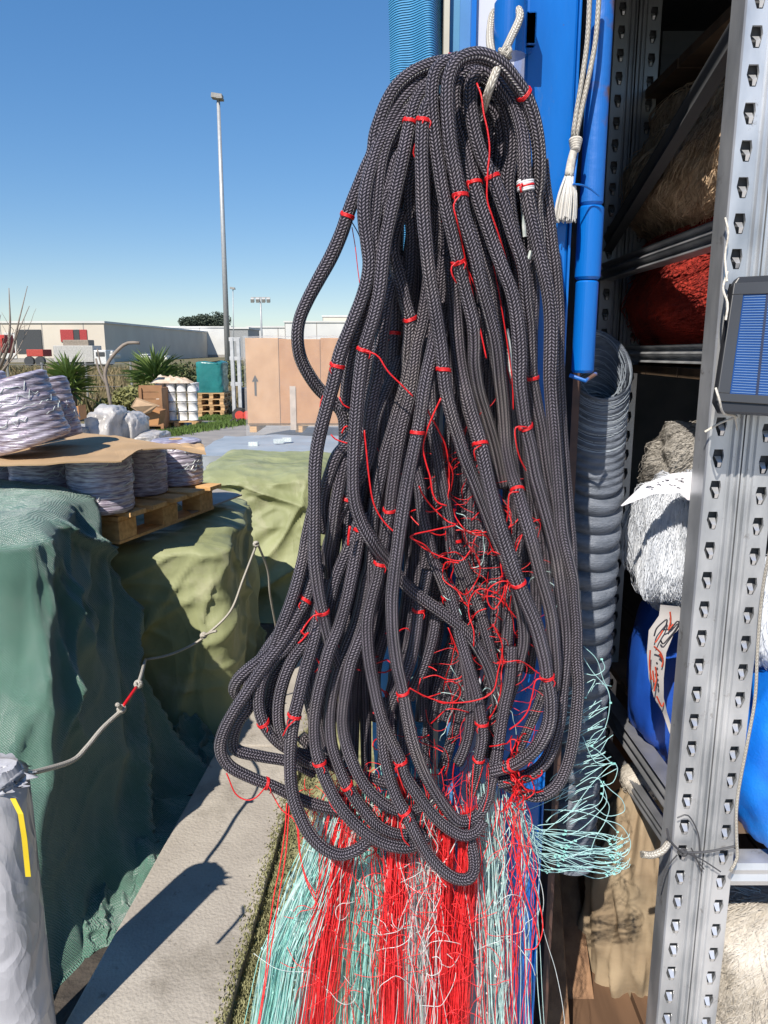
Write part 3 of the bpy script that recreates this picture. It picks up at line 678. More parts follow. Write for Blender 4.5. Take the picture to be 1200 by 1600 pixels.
# bushes
def leafball(c, r, n, m, name, label, cat, size=.05, seed=1, group=None):
    rnd = random.Random(seed); mb = MB(); c = Vector(c)
    lob = [(Vector((rnd.uniform(-.6, .6)*r[0], rnd.uniform(-.6, .6)*r[1], rnd.uniform(-.2, .5)*r[2])), rnd.uniform(.4, .75)) for _ in range(7)]
    for _ in range(n):
        o, k = rnd.choice(lob); d = Vector((rnd.gauss(0, 1), rnd.gauss(0, 1), rnd.gauss(0, 1))).normalized()*(rnd.random()**.4)*k
        p = c+o+Vector((d.x*r[0], d.y*r[1], d.z*r[2])); a = Vector((rnd.gauss(0, 1), rnd.gauss(0, 1), rnd.gauss(0, 1))).normalized()*size; b_ = a.orthogonal().normalized()*size*.5
        mb.add([p-a, p+b_, p+a, p-b_], [(0, 1, 2, 3)])
    e = empty(name, (c.x, c.y, 0), label, cat, group); mb.build('foliage', m, e)
    mb = MB()
    for _ in range(5): mb.tube([(c.x, c.y, 0), c+Vector((rnd.uniform(-.4, .4)*r[0], rnd.uniform(-.4, .4)*r[1], 0))], .03*max(r), 5)
    mb.build('stem', mat('bark', (.14, .1, .07)), e); return e
M_LEAF1 = mat('olive_leaf', (.13, .15, .05), (.06, .075, .025), scale=4); M_LEAF2 = mat('yellow_leaf', (.26, .25, .08), (.13, .13, .04), scale=4)
for i, (u, v, Y, rr, m_, lab) in enumerate([(205, 622, 19, .6, M_LEAF2, 'yellow green bush behind the wooden crate'), (285, 585, 24, .9, M_LEAF1, 'olive bush behind the teal wrapped load'), (185, 640, 18, .5, M_LEAF2, 'low bush behind the plastic heaps'), (350, 575, 30, 1.0, M_LEAF1, 'dark bush at the foot of the tall mast'), (90, 625, 21, .7, M_LEAF2, 'low yellowish bush left of the first yucca')]):
    c = P(u, v, Y); leafball((c.x, c.y, rr*.6), (rr, rr*.7, rr*.75), 1500, m_, 'bush', lab, 'bush', .06, i+50)
# yuccas
def yucca(u, vbase, vtop, Y, label, seed):
    rnd = random.Random(seed); b0 = P(u, vbase, Y); b0.z = 0; h = P(u, (vbase*.45+vtop*.55), Y).z
    e = empty('yucca', b0, label, 'yucca', None); mb = MB()
    mb.tube([b0, b0+Vector((.05, 0, h*.5)), b0+Vector((0, 0, h*.95))], [.11, .1, .12], 8); mb.build('trunk', mat('yucca_bark', (.17, .13, .09)), e, smooth=True)
    mb = MB(); L0 = (vbase-vtop)*Y/1200*.5
    for _ in range(210):
        t = rnd.random(); zc_ = h*(.62+.42*t); a = rnd.uniform(0, 6.28); el = rnd.uniform(-.5, .6)+t*.75
        d = Vector((math.cos(a)*math.cos(el), math.sin(a)*math.cos(el), math.sin(el))); s = Vector((-math.sin(a), math.cos(a), 0))*.035
        p = b0+Vector((0, 0, zc_)); L_ = L0*rnd.uniform(.75, 1.1); m1 = p+d*L_*.5; tip = p+d*L_+Vector((0, 0, -.12*L_))
        mb.add([p-s*.6, p+s*.6, m1+s, tip, m1-s], [(0, 1, 2, 3, 4)])
    mb.build('leaves', mat('yucca_leaf', (.22, .30, .08), (.09, .15, .04), rough=.5, scale=2), e)
yucca(112, 640, 545, 17.5, 'spiky yucca plant nearest the leaning spools', 1)
yucca(246, 640, 533, 20.5, 'larger spiky yucca plant behind the white reels', 2)
# bare trees
def branch(mb, p, d, L, r, depth, rnd, bend=.25):
    pts = [p]; q = p.copy(); dd = d.copy()
    for k in range(6):
        dd = (dd+Vector((rnd.gauss(0, bend), rnd.gauss(0, bend), rnd.gauss(0, bend*.4)))*.4).normalized(); q = q+dd*L/6; pts.append(q.copy())
    mb.tube(pts, [r*(1-.08*k) for k in range(7)], 5)
    if depth > 0:
        for k in range(rnd.choice((2, 3))):
            i = rnd.randint(2, 6); a = Vector((rnd.gauss(0, .5), rnd.gauss(0, .4), rnd.uniform(.3, .9)))
            branch(mb, pts[i], (dd*.5+a).normalized(), L*.62, r*.5, depth-1, rnd, bend)
M_BARK = mat('grey_bark', (.28, .23, .19), (.18, .15, .12), scale=5)
bt = empty('bare_tree', P(22, 640, 16), 'thin leafless tree with upright twigs at the left edge', 'tree'); mb = MB()
b0 = P(-8, 640, 16); b0.z = 0; branch(mb, b0, Vector((.12, 0, 1)), 1.7, .045, 3, random.Random(5), .2)
mb.tube([P(0, 575, 16), P(14, 540, 16), P(16, 500, 16), P(14, 450, 16)], [.035, .03, .02, .008], 5); mb.tube([P(0, 590, 16), P(18, 555, 16), P(30, 500, 16), P(43, 447, 16)], [.04, .03, .015, .006], 5); mb.tube([P(14, 560, 16), P(30, 515, 16), P(46, 478, 16)], [.02, .012, .006], 5)
mb.build('trunk', M_BARK, bt, smooth=True)
bt = empty('bare_tree', P(170, 640, 15.5), 'bent leafless sapling arching right between the two yuccas', 'tree'); mb = MB()
mb.tube(spline([P(174, 640, 15.5), P(168, 605, 15.5), P(164, 585, 15.5), P(170, 565, 15.5), P(186, 545, 15.5), P(200, 536, 15.5), P(218, 536, 15.5)], .1), .035, 6)
mb.tube(spline([P(168, 605, 15.5), P(155, 580, 15.5), P(150, 560, 15.5)], .1), .022, 5); mb.tube(spline([P(164, 585, 15.5), P(158, 570, 15.5), P(152, 545, 15.5)], .1), .015, 5)
mb.build('trunk', M_BARK, bt, smooth=True)
# fence posts
fc = empty('wire_fence', P(70, 620, 20), 'low wire fence on thin posts in front of the field', 'fence')
fz = lambda u: P(u, 600, 20+u*.006)
for u in (-40, 14, 68, 136, 206):
    p = fz(u); mb = MB(); mb.tube([(p.x, p.y, 0), (p.x, p.y, 1.25)], .03, 6); mb.build('post', mat('post_grey', (.3, .3, .28)), fc)
mb = MB()
for z in (.3, .6, .9, 1.2): mb.tube([(fz(-40).x, fz(-40).y, z), (fz(206).x, fz(206).y, z)], .006, 4)
mb.build('wire', mat('wire_grey', (.3, .3, .3), metal=.5), fc)

# ================================================================== far buildings
M_CREAM = mat('cream_wall', (.66, .60, .50), (.60, .54, .45), rough=.9, scale=.3); M_WWALL = mat('white_wall', (.66, .66, .63), (.58, .58, .56), rough=.9, scale=.3)
M_DARK = mat('dark_inside', (.06, .065, .07)); M_REDP = mat('red_shutter', (.42, .05, .05))
Yb = 95.0
def fx(u, Y=Yb): return P(u, 560, Y).x
def fz2(v, Y=Yb): return P(400, v, Y).z
def building(label, u0, u1, vtop, Y, depth, m, parts=(), name='warehouse'):
    x0, x1, z = fx(u0, Y), fx(u1, Y), fz2(vtop, Y)
    e = empty(name, ((x0+x1)/2, Y, 0), label, 'building'); mb = MB(); mb.bbox((x0, Y, -.5), (x1, Y+depth, z)); mb.build('wall', m, e)
    mb = MB()
    for k_ in range(int((x1-x0)/5)+1): mb.bbox((x0+k_*5, Y-.02, 0), (x0+k_*5+.12, Y-.002, z))
    mb.bbox((x0, Y-.04, 0), (x1, Y-.021, .5)); mb.build('panel_joints', mat('joint_grey', (.36, .34, .31)), e)
    mb = MB(); mb.bbox((x0-.15, Y-.15, z), (x1+.15, Y+depth+.15, z+.25)); mb.build('roof_edge', M_WWALL, e)
    for (nm, a, b_, c, d, mm) in parts:
        mb = MB(); mb.bbox((fx(a, Y), Y-.12, fz2(d, Y)), (fx(b_, Y), Y-.02, fz2(c, Y))); mb.build(nm, mm, e)
    return e
building('cream warehouse with dark doorway and red shutters on the horizon', -60, 166, 505, Yb, 60, M_CREAM,
         (('doorway', 29, 68, 515, 552, M_DARK), ('red_shutter', 98, 118, 515, 534, M_REDP), ('red_shutter', 128, 139, 515, 534, M_REDP), ('window', 119, 127.5, 515, 534, M_DARK), ('white_panel', 10, 27, 520, 560, M_WWALL)))
building('long plain white warehouse wall right of the cream one', 150, 362, 512, 150, 30, M_WWALL)
building('grey low annex behind the tall mast', 360, 389, 514, 110, 10, mat('grey_wall', (.33, .34, .34)))
building('low white building behind the wrapped cartons', 388, 447, 512, 130, 12, M_WWALL)
building('white warehouse partly hidden behind the rope loop', 446, 700, 504, 125, 20, M_WWALL, name='warehouse')
building('raised upper storey block on the far white warehouse', 505, 620, 495, 146, 8, M_CREAM)
# far trees
for i, (u, r_) in enumerate(((295, 1.9), (315, 2.3), (337, 2.6))):
    Yt = 185; c = P(u, 503, Yt); leafball((c.x, c.y, c.z-.5), (r_*1.3, r_, r_), 1800, mat('far_leaf', (.06, .08, .05), (.03, .045, .03)), 'tree', ['leftmost of the three dark trees over the far roofs', 'middle one of the dark trees over the far roofs', 'rightmost and biggest dark tree over the far roofs'][i], 'tree', .3, i+90, 'dark trees over the far roofs')
for i, (u0, u1, v0, v1, Y_, col, lb) in enumerate([(170, 178, 548, 560, 66, (.55, .55, .52), 'small white van far off right of the tipper truck'), (215, 236, 553, 562, 80, (.30, .31, .32), 'low grey lorry trailer in front of the shaded warehouse wall'), (252, 262, 556, 563, 78, (.60, .60, .58), 'tiny white car in front of the shaded warehouse wall')]):
    vv = empty('distant_vehicle', P((u0+u1)/2, v1, Y_), lb, 'vehicle'); mb = MB(); a_ = P(u0, v0, Y_); b2 = P(u1, v1, Y_); mb.bbox((a_.x, Y_, b2.z), (b2.x, Y_+1.8, a_.z*.6+b2.z*.4)); mb.bbox((a_.x+.15*(b2.x-a_.x), Y_+.1, a_.z*.55+b2.z*.45), (b2.x-.2*(b2.x-a_.x), Y_+1.7, a_.z)); mb.build('body', mat('vehicle_paint', col, rough=.4), vv, bevel=.08)
# truck and red vehicle
tk = empty('truck', P(140, 570, 70), 'white tipper truck parked before the cream warehouse', 'truck'); Yt = 72
def bb(u0, u1, v0, v1, Y, d, m, nm, par): mb = MB(); mb.bbox((fx(u0, Y), Y, fz2(v1, Y)), (fx(u1, Y), Y+d, fz2(v0, Y))); return mb.build(nm, m, par, bevel=.05)
M_TRW = mat('truck_white', (.75, .75, .73), rough=.4)
bb(147, 166, 547, 570, Yt, 2.2, M_TRW, 'cab', tk); bb(150, 164, 550, 557, Yt-.05, .1, M_DARK, 'windscreen', tk); bb(84, 146, 540, 566, Yt, 2.3, mat('truck_grey', (.5, .49, .46)), 'load_box', tk); bb(80, 166, 566, 571, Yt+.2, 1.8, M_DARK, 'chassis', tk)
bb(100, 140, 531, 541, Yt+.3, 1.5, mat('truck_load', (.30, .25, .2)), 'load', tk)
for u in (90, 104, 140, 158):
    mb = MB(); mb.lathe((fx(u, Yt), Yt+.3, .42), [(0, -.15), (.42, -.15), (.42, .2), (0, .2)], 16, Matrix.Rotation(R(90), 3, 'X')); mb.build('wheel', M_DARK, tk)
rv = empty('digger', P(5, 560, 60), 'red machine standing at the left edge before the warehouse', 'vehicle')
bb(-25, 6, 528, 552, 60, 2, mat('machine_red', (.55, .06, .04)), 'body', rv); bb(-10, 10, 523, 534, 60.5, 1.5, mat('machine_red2', (.5, .05, .04)), 'cab', rv)
for u in (-15, 2): mb = MB(); mb.lathe((fx(u, 60), 60, .45), [(0, -.2), (.45, -.2), (.45, .2), (0, .2)], 16, Matrix.Rotation(R(90), 3, 'X')); mb.build('wheel', M_DARK, rv)
rv = empty('trailer', P(55, 560, 74), 'low red trailer beside the dark doorway of the warehouse', 'trailer')
bb(42, 68, 546, 557, 74, 2, mat('machine_red3', (.5, .07, .05)), 'body', rv); mb = MB()
for u in (46, 63): mb.lathe((fx(u, 74), 74, .45), [(0, -.2), (.45, -.2), (.45, .2), (0, .2)], 14, Matrix.Rotation(R(90), 3, 'X'))
mb.build('wheel', M_DARK, rv)
# masts
def mast(u0, vb, u1, vt, Y, r0, r1, label, head='lamp'):
    a = P(u0, vb, Y); a.z = 0; b_ = P(u1, vt, Y); b_.x = a.x+(b_.x-a.x); e = empty('light_mast', a, label, 'light mast')
    mb = MB(); mb.tube([a, a.lerp(b_, .5), b_], [r0, (r0+r1)/2, r1], 12); mb.build('pole', mat('galv_pole', (.45, .46, .46), (.38, .39, .4), metal=.3, rough=.5), e, smooth=True)
    if head == 'lamp':
        mb = MB(); mb.box(b_+Vector((-.05, 0, .12)), (.55, .5, .22), ry=R(8)); mb.box(b_+Vector((.1, 0, .02)), (.3, .6, .1)); mb.build('lamp_head', mat('lamp_grey', (.35, .34, .32)), e)
    else:
        mb = MB(); mb.bbox(b_+Vector((-.9, -.05, -.05)), b_+Vector((.9, .05, .05))); mb.build('cross_arm', mat('arm_grey', (.4, .4, .4)), e)
        for k in (-.75, -.25, .3, .75):
            mb = MB(); mb.box(b_+Vector((k, -.1, -.25)), (.32, .3, .36), rx=R(30)); mb.build('floodlight', mat('flood_grey', (.5, .5, .48)), e)
mast(357, 592, 341, 155, 44, .17, .09, 'tall grey light mast against the blue sky')
mast(410, 560, 407, 465, 75, .12, .07, 'short mast with a crossbar of floodlights behind the cartons', 'flood')
mast(365, 560, 364, 452, 95, .07, .05, 'very thin distant mast right of the tall light mast')

# ================================================================== CONTAINER
M_BLUE = mat('azure_paint', (.001, .135, .50), (.005, .10, .38), rough=.34, scale=9, contrast=(.28, .5), stretch=(1, 1, .25), rvar=.3, bump=.25, bscale=45, dist=.003, coat=.3)
speckle(M_BLUE, 14, (.10, .16, .26), .60, .70, .7, (1, 1, .35)); speckle(M_BLUE, 30, (.10, .045, .02), .68, .72, .8)
M_BLUEW = mat('worn_blue_paint', (.01, .13, .46), (.14, .075, .05), rough=.5, scale=16, contrast=(.38, .46), bump=.4, bscale=60, dist=.003)
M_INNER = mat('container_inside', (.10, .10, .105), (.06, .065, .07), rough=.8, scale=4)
YP = 1.15
ct = empty('shipping_container', (1.3, 3, 0), 'open blue shipping container used as a net store', 'container')
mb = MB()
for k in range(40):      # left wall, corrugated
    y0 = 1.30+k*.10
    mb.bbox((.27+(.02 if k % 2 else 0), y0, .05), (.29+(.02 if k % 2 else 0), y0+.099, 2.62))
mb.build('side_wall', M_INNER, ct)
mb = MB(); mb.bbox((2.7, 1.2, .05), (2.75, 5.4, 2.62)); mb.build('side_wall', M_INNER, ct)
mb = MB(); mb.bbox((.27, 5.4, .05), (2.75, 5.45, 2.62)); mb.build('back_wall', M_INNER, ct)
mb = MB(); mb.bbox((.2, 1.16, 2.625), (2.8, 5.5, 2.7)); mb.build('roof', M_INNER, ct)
mb = MB(); mb.bbox((.265, 1.17, 2.2), (2.7, 1.26, 2.62)); mb.v = [(x, y, max(z, 2.42)) for x, y, z in mb.v]; mb.build('shade_header', M_BLUE, ct)  # unseen beam added to shade the rack interior, underside raised for sky light
mb = MB()
for k in range(9): mb.bbox((.30+.27*k, 1.2, .10), (.562+.27*k, 5.4, .15))
mb.build('floor', mat('container_floor', (.16, .09, .05), (.10, .055, .03), rough=.8, scale=3, stretch=(8, .6, 1)), ct)
mb = MB(); mb.bbox((.192, YP, .0), (.262, YP+.10, 2.7)); mb.build('corner_post', M_BLUE, ct, bevel=.004)
mb = MB(); mb.bbox((.262, YP+.03, .0), (.27, YP+.14, 2.7)); mb.bbox((.262, YP-.004, 0), (.2655, YP+.03, 2.7)); mb.build('post_flange', M_BLUE, ct, bevel=.001)
# hinge barrel
hb = P(797, 52, 1.115)
mb = MB(); mb.lathe((hb.x, hb.y, P(797, 88, 1.115).z), [(.0, 0), (.0215, .0), (.0215, .001), (.0215, .062), (.019, .066), (.0, .066)], 36); mb.build('hinge_barrel', M_BLUE, ct, smooth=False, bevel=.0)
mb = MB(); z0 = P(797, 70, 1.115).z; mb.bbox((hb.x, hb.y, z0), (.20, hb.y+.012, z0+.04)); mb.bbox((.185, hb.y, z0), (.2, YP+.01, z0+.04)); mb.build('hinge_leaf', M_BLUE, ct, bevel=.002)
# locking bar right of the post
def vx(u, v, Y): return P(u, v, Y)
Yr = 1.17
def vbar(u, v0, v1, r, name, m, Y=Yr):
    a = P(u, v0, Y); b_ = P(u, v1, Y); mb = MB(); mb.tube([(a.x, Y, a.z+.0), (a.x, Y, b_.z)], r, 24); return a.x
xr = P(925, 300, Yr).x
for (nm, v0, v1, r, m) in (('lock_bar', -260, 322, .0165, M_BLUEW), ('bar_sleeve', 322, 438, .0185, M_BLUE), ('bar_end', 438, 583, .0165, M_BLUE)):
    mb = MB(); mb.lathe((xr, Yr, P(925, v1, Yr).z+.0005), [(.0, 0), (r*.85, 0), (r, .004), (r, P(925, v0, Yr).z-P(925, v1, Yr).z-.004), (r*.85, P(925, v0, Yr).z-P(925, v1, Yr).z-.001), (0, P(925, v0, Yr).z-P(925, v1, Yr).z-.001)], 32)
    mb.build(nm, m, ct, smooth=False)
mb = MB(); zz = P(925, 588, Yr).z; mb.tube([(xr-.022, Yr-.012, zz+.002), (xr, Yr-.02, zz-.006), (xr+.018, Yr-.008, zz+.004)], .003, 8); mb.build('bar_bracket', M_BLUEW, ct)
# rusted inner edge strip
mb = MB(); mb.bbox((.30, 1.235, .05), (.312, 1.29, 2.62)); mb.build('door_seal', mat('rusty_seal', (.10, .05, .035), (.03, .02, .018), scale=20), ct)

# folded back door beside post
dr = empty('container_door', (.1, 1.26, 0), 'pale container door panel folded back beside the blue post', 'door')
def stripx(u, Y): return P(u, 0, Y).x
for (a, b_, y, m, nm) in ((694, 703, 1.255, mat('cream_edge', (.55, .52, .42)), 'door_edge'), (703, 719, 1.27, mat('pale_blue', (.10, .30, .50)), 'door_gasket'), (719, 737, 1.265, mat('light_blue', (.08, .26, .55)), 'door_gasket'), (737, 745, 1.25, M_BLUE, 'door_rim'), (745, 826, 1.26, mat('lilac_white', (.62, .64, .70), (.55, .57, .64), rough=.4), 'door_panel')):
    mb = MB(); mb.bbox((stripx(a, y)+.0003, y, .12), (stripx(b_, y), y+.02, 2.7)); mb.build(nm, m, dr)
# mesh curtain: fine horizontal ribbed cloth hanging by the door
def ribs_mat():
    m, n, b = new('blue_mesh_cloth'); L = n.links.new; tc = N(n, 'ShaderNodeTexCoord')
    w1 = N(n, 'ShaderNodeTexWave'); w1.bands_direction = 'Z'; w1.inputs['Scale'].default_value = 95; w1.inputs['Distortion'].default_value = .6; L(tc.outputs['Object'], w1.inputs[0])
    rp = N(n, 'ShaderNodeValToRGB'); e = rp.color_ramp.elements; e[0].color = (.02, .18, .40, 1); e[1].color = (.09, .38, .68, 1); L(w1.outputs[1], rp.inputs[0]); L(rp.outputs[0], b.inputs['Base Color'])
    bp = N(n, 'ShaderNodeBump'); bp.inputs['Distance'].default_value = .003; L(w1.outputs[1], bp.inputs['Height']); L(bp.outputs[0], b.inputs['Normal']); b.inputs['Roughness'].default_value = .6; return m
M_RIB = ribs_mat()
mb = MB(); xa, xb = P(594, 0, 1.3).x, P(694, 0, 1.3).x
def curt(a, b_):
    z = 2.7-2.45*b_; x = xa+(xb-xa)*a; sh = .022*max(0, 1-abs(z-2.2)/.5) 
    x += (1-a)*(.018*math.sin((2.7-z)*3)+.006*fbm(0, z*5, 2))
    return (x, 1.30-.05*math.sin(a*math.pi*.9)+.012*math.sin(a*9+z*2)+.004*math.sin(z*28+a*6), z)
mb.grid(curt, 40, 240); mb.grid(lambda a, b_: (curt(1-a, b_)[0], 1.33, 2.7-2.45*b_), 8, 30)
tag(mb.build('mesh_curtain', M_RIB, smooth=True), 'blue ribbed mesh cloth hanging at the left of the container door', 'curtain')

# ================================================================== RACK UPRIGHTS
def steel(name, c1=(.62, .63, .64), c2=(.45, .46, .48), rough=.38, metal=.75):
    m = mat(name, c1, c2, rough=rough, metal=metal, scale=14, bump=.12, bscale=90, dist=.002, rvar=.25, detail=8, stretch=(1, 1, .4)); return m
M_GALV = steel('galvanised_steel', (.68, .69, .70), (.36, .38, .40), .38, .6); speckle(M_GALV, 25, (.13, .10, .075), .60, .70, .7); speckle(M_GALV, 9, (.75, .75, .74), .55, .7, .5, (1, 1, .2)); M_GALVD = steel('shaded_steel', (.40, .41, .43), (.27, .28, .30), .4, .6)  # second, darker steel carries the shade of the inner rack in its colour
M_LIP = steel('lit_punch', (.8, .8, .8), (.7, .7, .7), .3, .7)  # paler steel: the light caught by the tongues is put in their colour
def upright(name, label, x0, y0, wd, dp, m, z0=.15, z1=2.62, mirror=False, group=None, lips=True, pitch=.05, phase=0.0):
    e = empty(name, (x0+wd/2, y0, z0), label, 'rack upright', group)
    mb = MB(); X = (lambda x: x0+(wd-x if mirror else x))
    # profile: perforated face then ridge, groove, flange
    fx0, fx1 = .004*wd/.055, .034*wd/.055
    prof = [(0, dp), (0, .003), (.002, 0), (fx0, 0)]
    def strip(pr):
        for a, b_ in zip(pr[:-1], pr[1:]):
            q_ = [(X(a[0]), y0+a[1], z0), (X(b_[0]), y0+b_[1], z0), (X(b_[0]), y0+b_[1], z1), (X(a[0]), y0+a[1], z1)]
            mb.add(q_, [(0, 1, 2, 3)])
    strip(prof)
    s = wd/.055
    strip([(fx1, 0), (.036*s, .0035), (.0385*s, .0035), (.041*s, -.001), (.0445*s, -.001), (.047*s, .004), (.050*s, .004), (.052*s, -.002), (.0545*s, -.002), (.0547*s, dp)])
    # perforated face
    n = int((z1-z0)/pitch); cxh = (fx0+fx1)/2
    hole = [(-.0072, .0145), (.0066, .0145), (.0088, .004), (.0052, -.0145), (-.0034, -.0145), (-.0092, .001)]
    lip = MB()
    for k in range(n):
        zc = z0+(k+.5)*pitch+phase; za, zb_ = z0+k*pitch, z0+(k+1)*pitch
        H = [(X(cxh+hx*s), y0, zc+hz*s) for hx, hz in hole]
        O = [(X(fx0), y0, zb_), (X(fx1), y0, zb_), (X(fx1), y0, zc+.004), (X(fx1), y0, za), (X(fx0), y0, za), (X(fx0), y0, zc)]
        mb.add(O+H, [(i, (i+1) % 6, 6+(i+1) % 6, 6+i) for i in range(6)])
        I = [(hx_, y0+.006, hz_) for (hx_, _, hz_) in H]
        mb.add(H+I, [(i, (i+1) % 6, 6+(i+1) % 6, 6+i) for i in range(6)])
        if lips:   # bent tongue in the lower part of each hole
            c_ = X(cxh+.0015*s)
            lip.add([(c_-.0052*s, y0+.007, zc+.003*s), (c_+.0052*s, y0+.007, zc+.003*s), (c_+.0032*s, y0-.0035, zc-.006*s), (c_+.0022*s, y0-.001, zc-.0135*s), (c_-.0022*s, y0-.001, zc-.0135*s), (c_-.0032*s, y0-.0035, zc-.006*s)],
                    [(0, 1, 2, 5), (5, 2, 3, 4)])
    nf = len(mb.f); mb.add(lip.v, lip.f); o_ = mb.build('channel', m, e); o_.data.materials.append(M_LIP)
    for k_ in range(nf, len(mb.f)): o_.data.polygons[k_].material_index = 1
    mb = MB(); mb.bbox((x0+.003, y0+.012, z0), (x0+wd-.003, y0+dp+.004, z1)); mb.build('dark_channel_fill', M_INNER, e)  # dark block added inside the channel so its holes look shaded
    return e
upright('rack_upright', 'left of the two front perforated galvanised uprights, beside the white nylon hank', .507, 1.20, .055, .05, M_GALV, phase=.006)
upright('rack_upright', 'right one of the two front galvanised uprights, with the white cord running down it', .5635, 1.20, .055, .05, M_GALV, mirror=True, phase=-.004)
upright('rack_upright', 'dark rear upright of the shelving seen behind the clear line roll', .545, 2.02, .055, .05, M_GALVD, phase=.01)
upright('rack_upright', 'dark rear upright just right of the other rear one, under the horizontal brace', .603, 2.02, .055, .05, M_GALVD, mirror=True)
# pedestal upright seen beyond the roll lower down
def beam(a, b_, h, t, label, name='rack_brace', m=None, ridges=2):
    a = Vector(a); b_ = Vector(b_); d = (b_-a).normalized(); up = Vector((0, 0, 1)); up = (up-d*up.dot(d)).normalized(); sd = d.cross(up)
    mb = MB(); prof = []
    n = 24
    for k in range(n+1):
        f = k/n; prof.append((-.5*t - .18*t*math.cos(f*2*math.pi*ridges), (f-.5)*h))
    prof += [(t*.5, .5*h), (t*.5, -.5*h)]
    L_ = (b_-a).length
    vs = [a+sd*x+up*z for x, z in prof]+[b_+sd*x+up*z for x, z in prof]; k = len(prof)
    mb.add(vs, [(i, (i+1) % k, k+(i+1) % k, k+i) for i in range(k)]+[tuple(range(k))[::-1], tuple(range(k, 2*k))])
    return tag(mb.build(name, m or M_GALV, smooth=False), label, 'rack brace')
xB = .562
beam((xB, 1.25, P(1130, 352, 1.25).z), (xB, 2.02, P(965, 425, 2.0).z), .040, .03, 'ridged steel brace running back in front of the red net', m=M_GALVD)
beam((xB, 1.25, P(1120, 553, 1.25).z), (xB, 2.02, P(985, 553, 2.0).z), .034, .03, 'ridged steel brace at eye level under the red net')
beam((xB, 1.25, P(1050, 1285, 1.25).z), (xB, 2.02, P(955, 1050, 2.0).z), .045, .03, 'shade-toned grey brace slanting past the blue bag', m=M_GALVD)
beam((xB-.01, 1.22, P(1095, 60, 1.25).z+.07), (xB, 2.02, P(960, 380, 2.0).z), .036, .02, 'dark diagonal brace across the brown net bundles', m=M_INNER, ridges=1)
beam((xB, 1.25, P(1120, 1352, 1.25).z-.0), (xB, 2.02, .60), .03, .02, 'low shade-toned brace hidden behind the front uprights', m=M_GALVD)
# shelf beams running right
def xbeam(x0, x1, y, z, h, d, label, m):
    mb = MB(); mb.prism([(x0, y, z-h/2), (x0, y-.004, z-h/4), (x0, y, z), (x0, y-.004, z+h/4), (x0, y, z+h/2), (x0, y+d, z+h/2), (x0, y+d, z-h/2)], (x1-x0, 0, 0)); return tag(mb.build('shelf_beam', m), label, 'shelf beam')
xbeam(.62, 2.5, 1.215, P(1170, 1366, 1.215).z, .045, .04, 'front shelf beam below the bright blue bag', M_GALV)
xbeam(.665, 2.5, 2.03, P(1000, 70, 2.03).z-.02, .10, .05, 'dark upper shelf beam at the top of the rack', M_INNER)
def shelf(z, y0, y1, label, m):
    mb = MB()
    for k in range(6): mb.bbox((.63, y0+(y1-y0)*k/6, z), (2.6, y0+(y1-y0)*(k+1)/6-.008, z+.02))
    tag(mb.build('shelf_board', m), label, 'shelf')
M_SHELF = mat('shelf_board', (.20, .13, .08), (.12, .08, .05), rough=.8, scale=3, stretch=(1, 6, 1))
shelf(1.54, 1.27, 2.5, 'dark shelf board carrying the red net roll', M_SHELF)
shelf(2.19, 1.27, 2.9, 'uppermost dark board above the brown net bundles', M_SHELF)
shelf(.72, 1.27, 2.05, 'lower shelf board carrying the royal blue bag', M_SHELF)

# ================================================================== NETS ON THE SHELVES
def hank(c, r, m, name, label, n=500, fr=.0012, seed=1, dirv=(0, 0, 1), amp=.15, fl=.8, cat='net bundle', parent_parts='fibres', sq=.8, stray=.01, group=None, mf=None):
    rnd = random.Random(seed); c = Vector(c); e = empty(name, c-Vector((0, 0, r[2])), label, cat, group)
    def surf(t, p, k=1.0):
        cx, sx, cp, sp2 = math.cos(t), math.sin(t), math.cos(p), math.sin(p); g = lambda x: math.copysign(abs(x)**sq, x)
        d = (1+amp*fbm(cx*cp*1.6+seed, sx*cp*1.6, sp2*1.6, 3))*k
        return c+Vector((r[0]*g(cx)*g(cp)*d, r[1]*g(sx)*g(cp)*d, r[2]*g(sp2)*d))
    mb = MB(); mb.grid(lambda a, b_: surf(a*2*math.pi, (b_-.5)*math.pi, .985), 48, 28, closed_u=True); mb.build('core', m, e, smooth=True)
    mb = MB()
    for _ in range(n):
        t = rnd.uniform(math.pi, 2*math.pi) if rnd.random() < .8 else rnd.uniform(0, math.pi); p = rnd.uniform(-1.3, 1.3); L_ = rnd.uniform(.4, 1)*fl; ang = rnd.gauss(0, .35)+dirv[0]; k0 = 1+rnd.random()*.02
        pts = []; amp2 = rnd.uniform(0, .05); ph = rnd.uniform(0, 6)
        for i in range(9):
            f = i/8; pp = p+L_*(f-.5)*math.cos(ang); tt = t+L_*(f-.5)*math.sin(ang)+amp2*math.sin(ph+f*5)
            pp = max(-1.5, min(1.5, pp)); pts.append(surf(tt, pp, k0+stray*math.sin(math.pi*f+ph*.3)*rnd.choice((.5, 1, 1.4))))
        mb.tube(pts, fr, 3, cap=False)
    mb.build(parent_parts, mf or m, e); return e
M_BROWN = mat('brown_net', (.66, .49, .32), (.38, .26, .16), rough=.9, scale=30, bump=.8, bscale=80, dist=.01)
M_REDN = mat('brick_red_net', (.52, .04, .02), (.24, .017, .012), rough=.95, scale=14, bump=1, bscale=140, dist=.01)
def on(u, v, Y): return P(u, v, Y)
hank(Vector((.79, 1.86, 1.99)), (.20, .38, .165), M_BROWN, 'net_bundle', 'tall brown net bundle behind the dark diagonal brace', 1100, .0009, 2, (.5, 0, 0), .22)
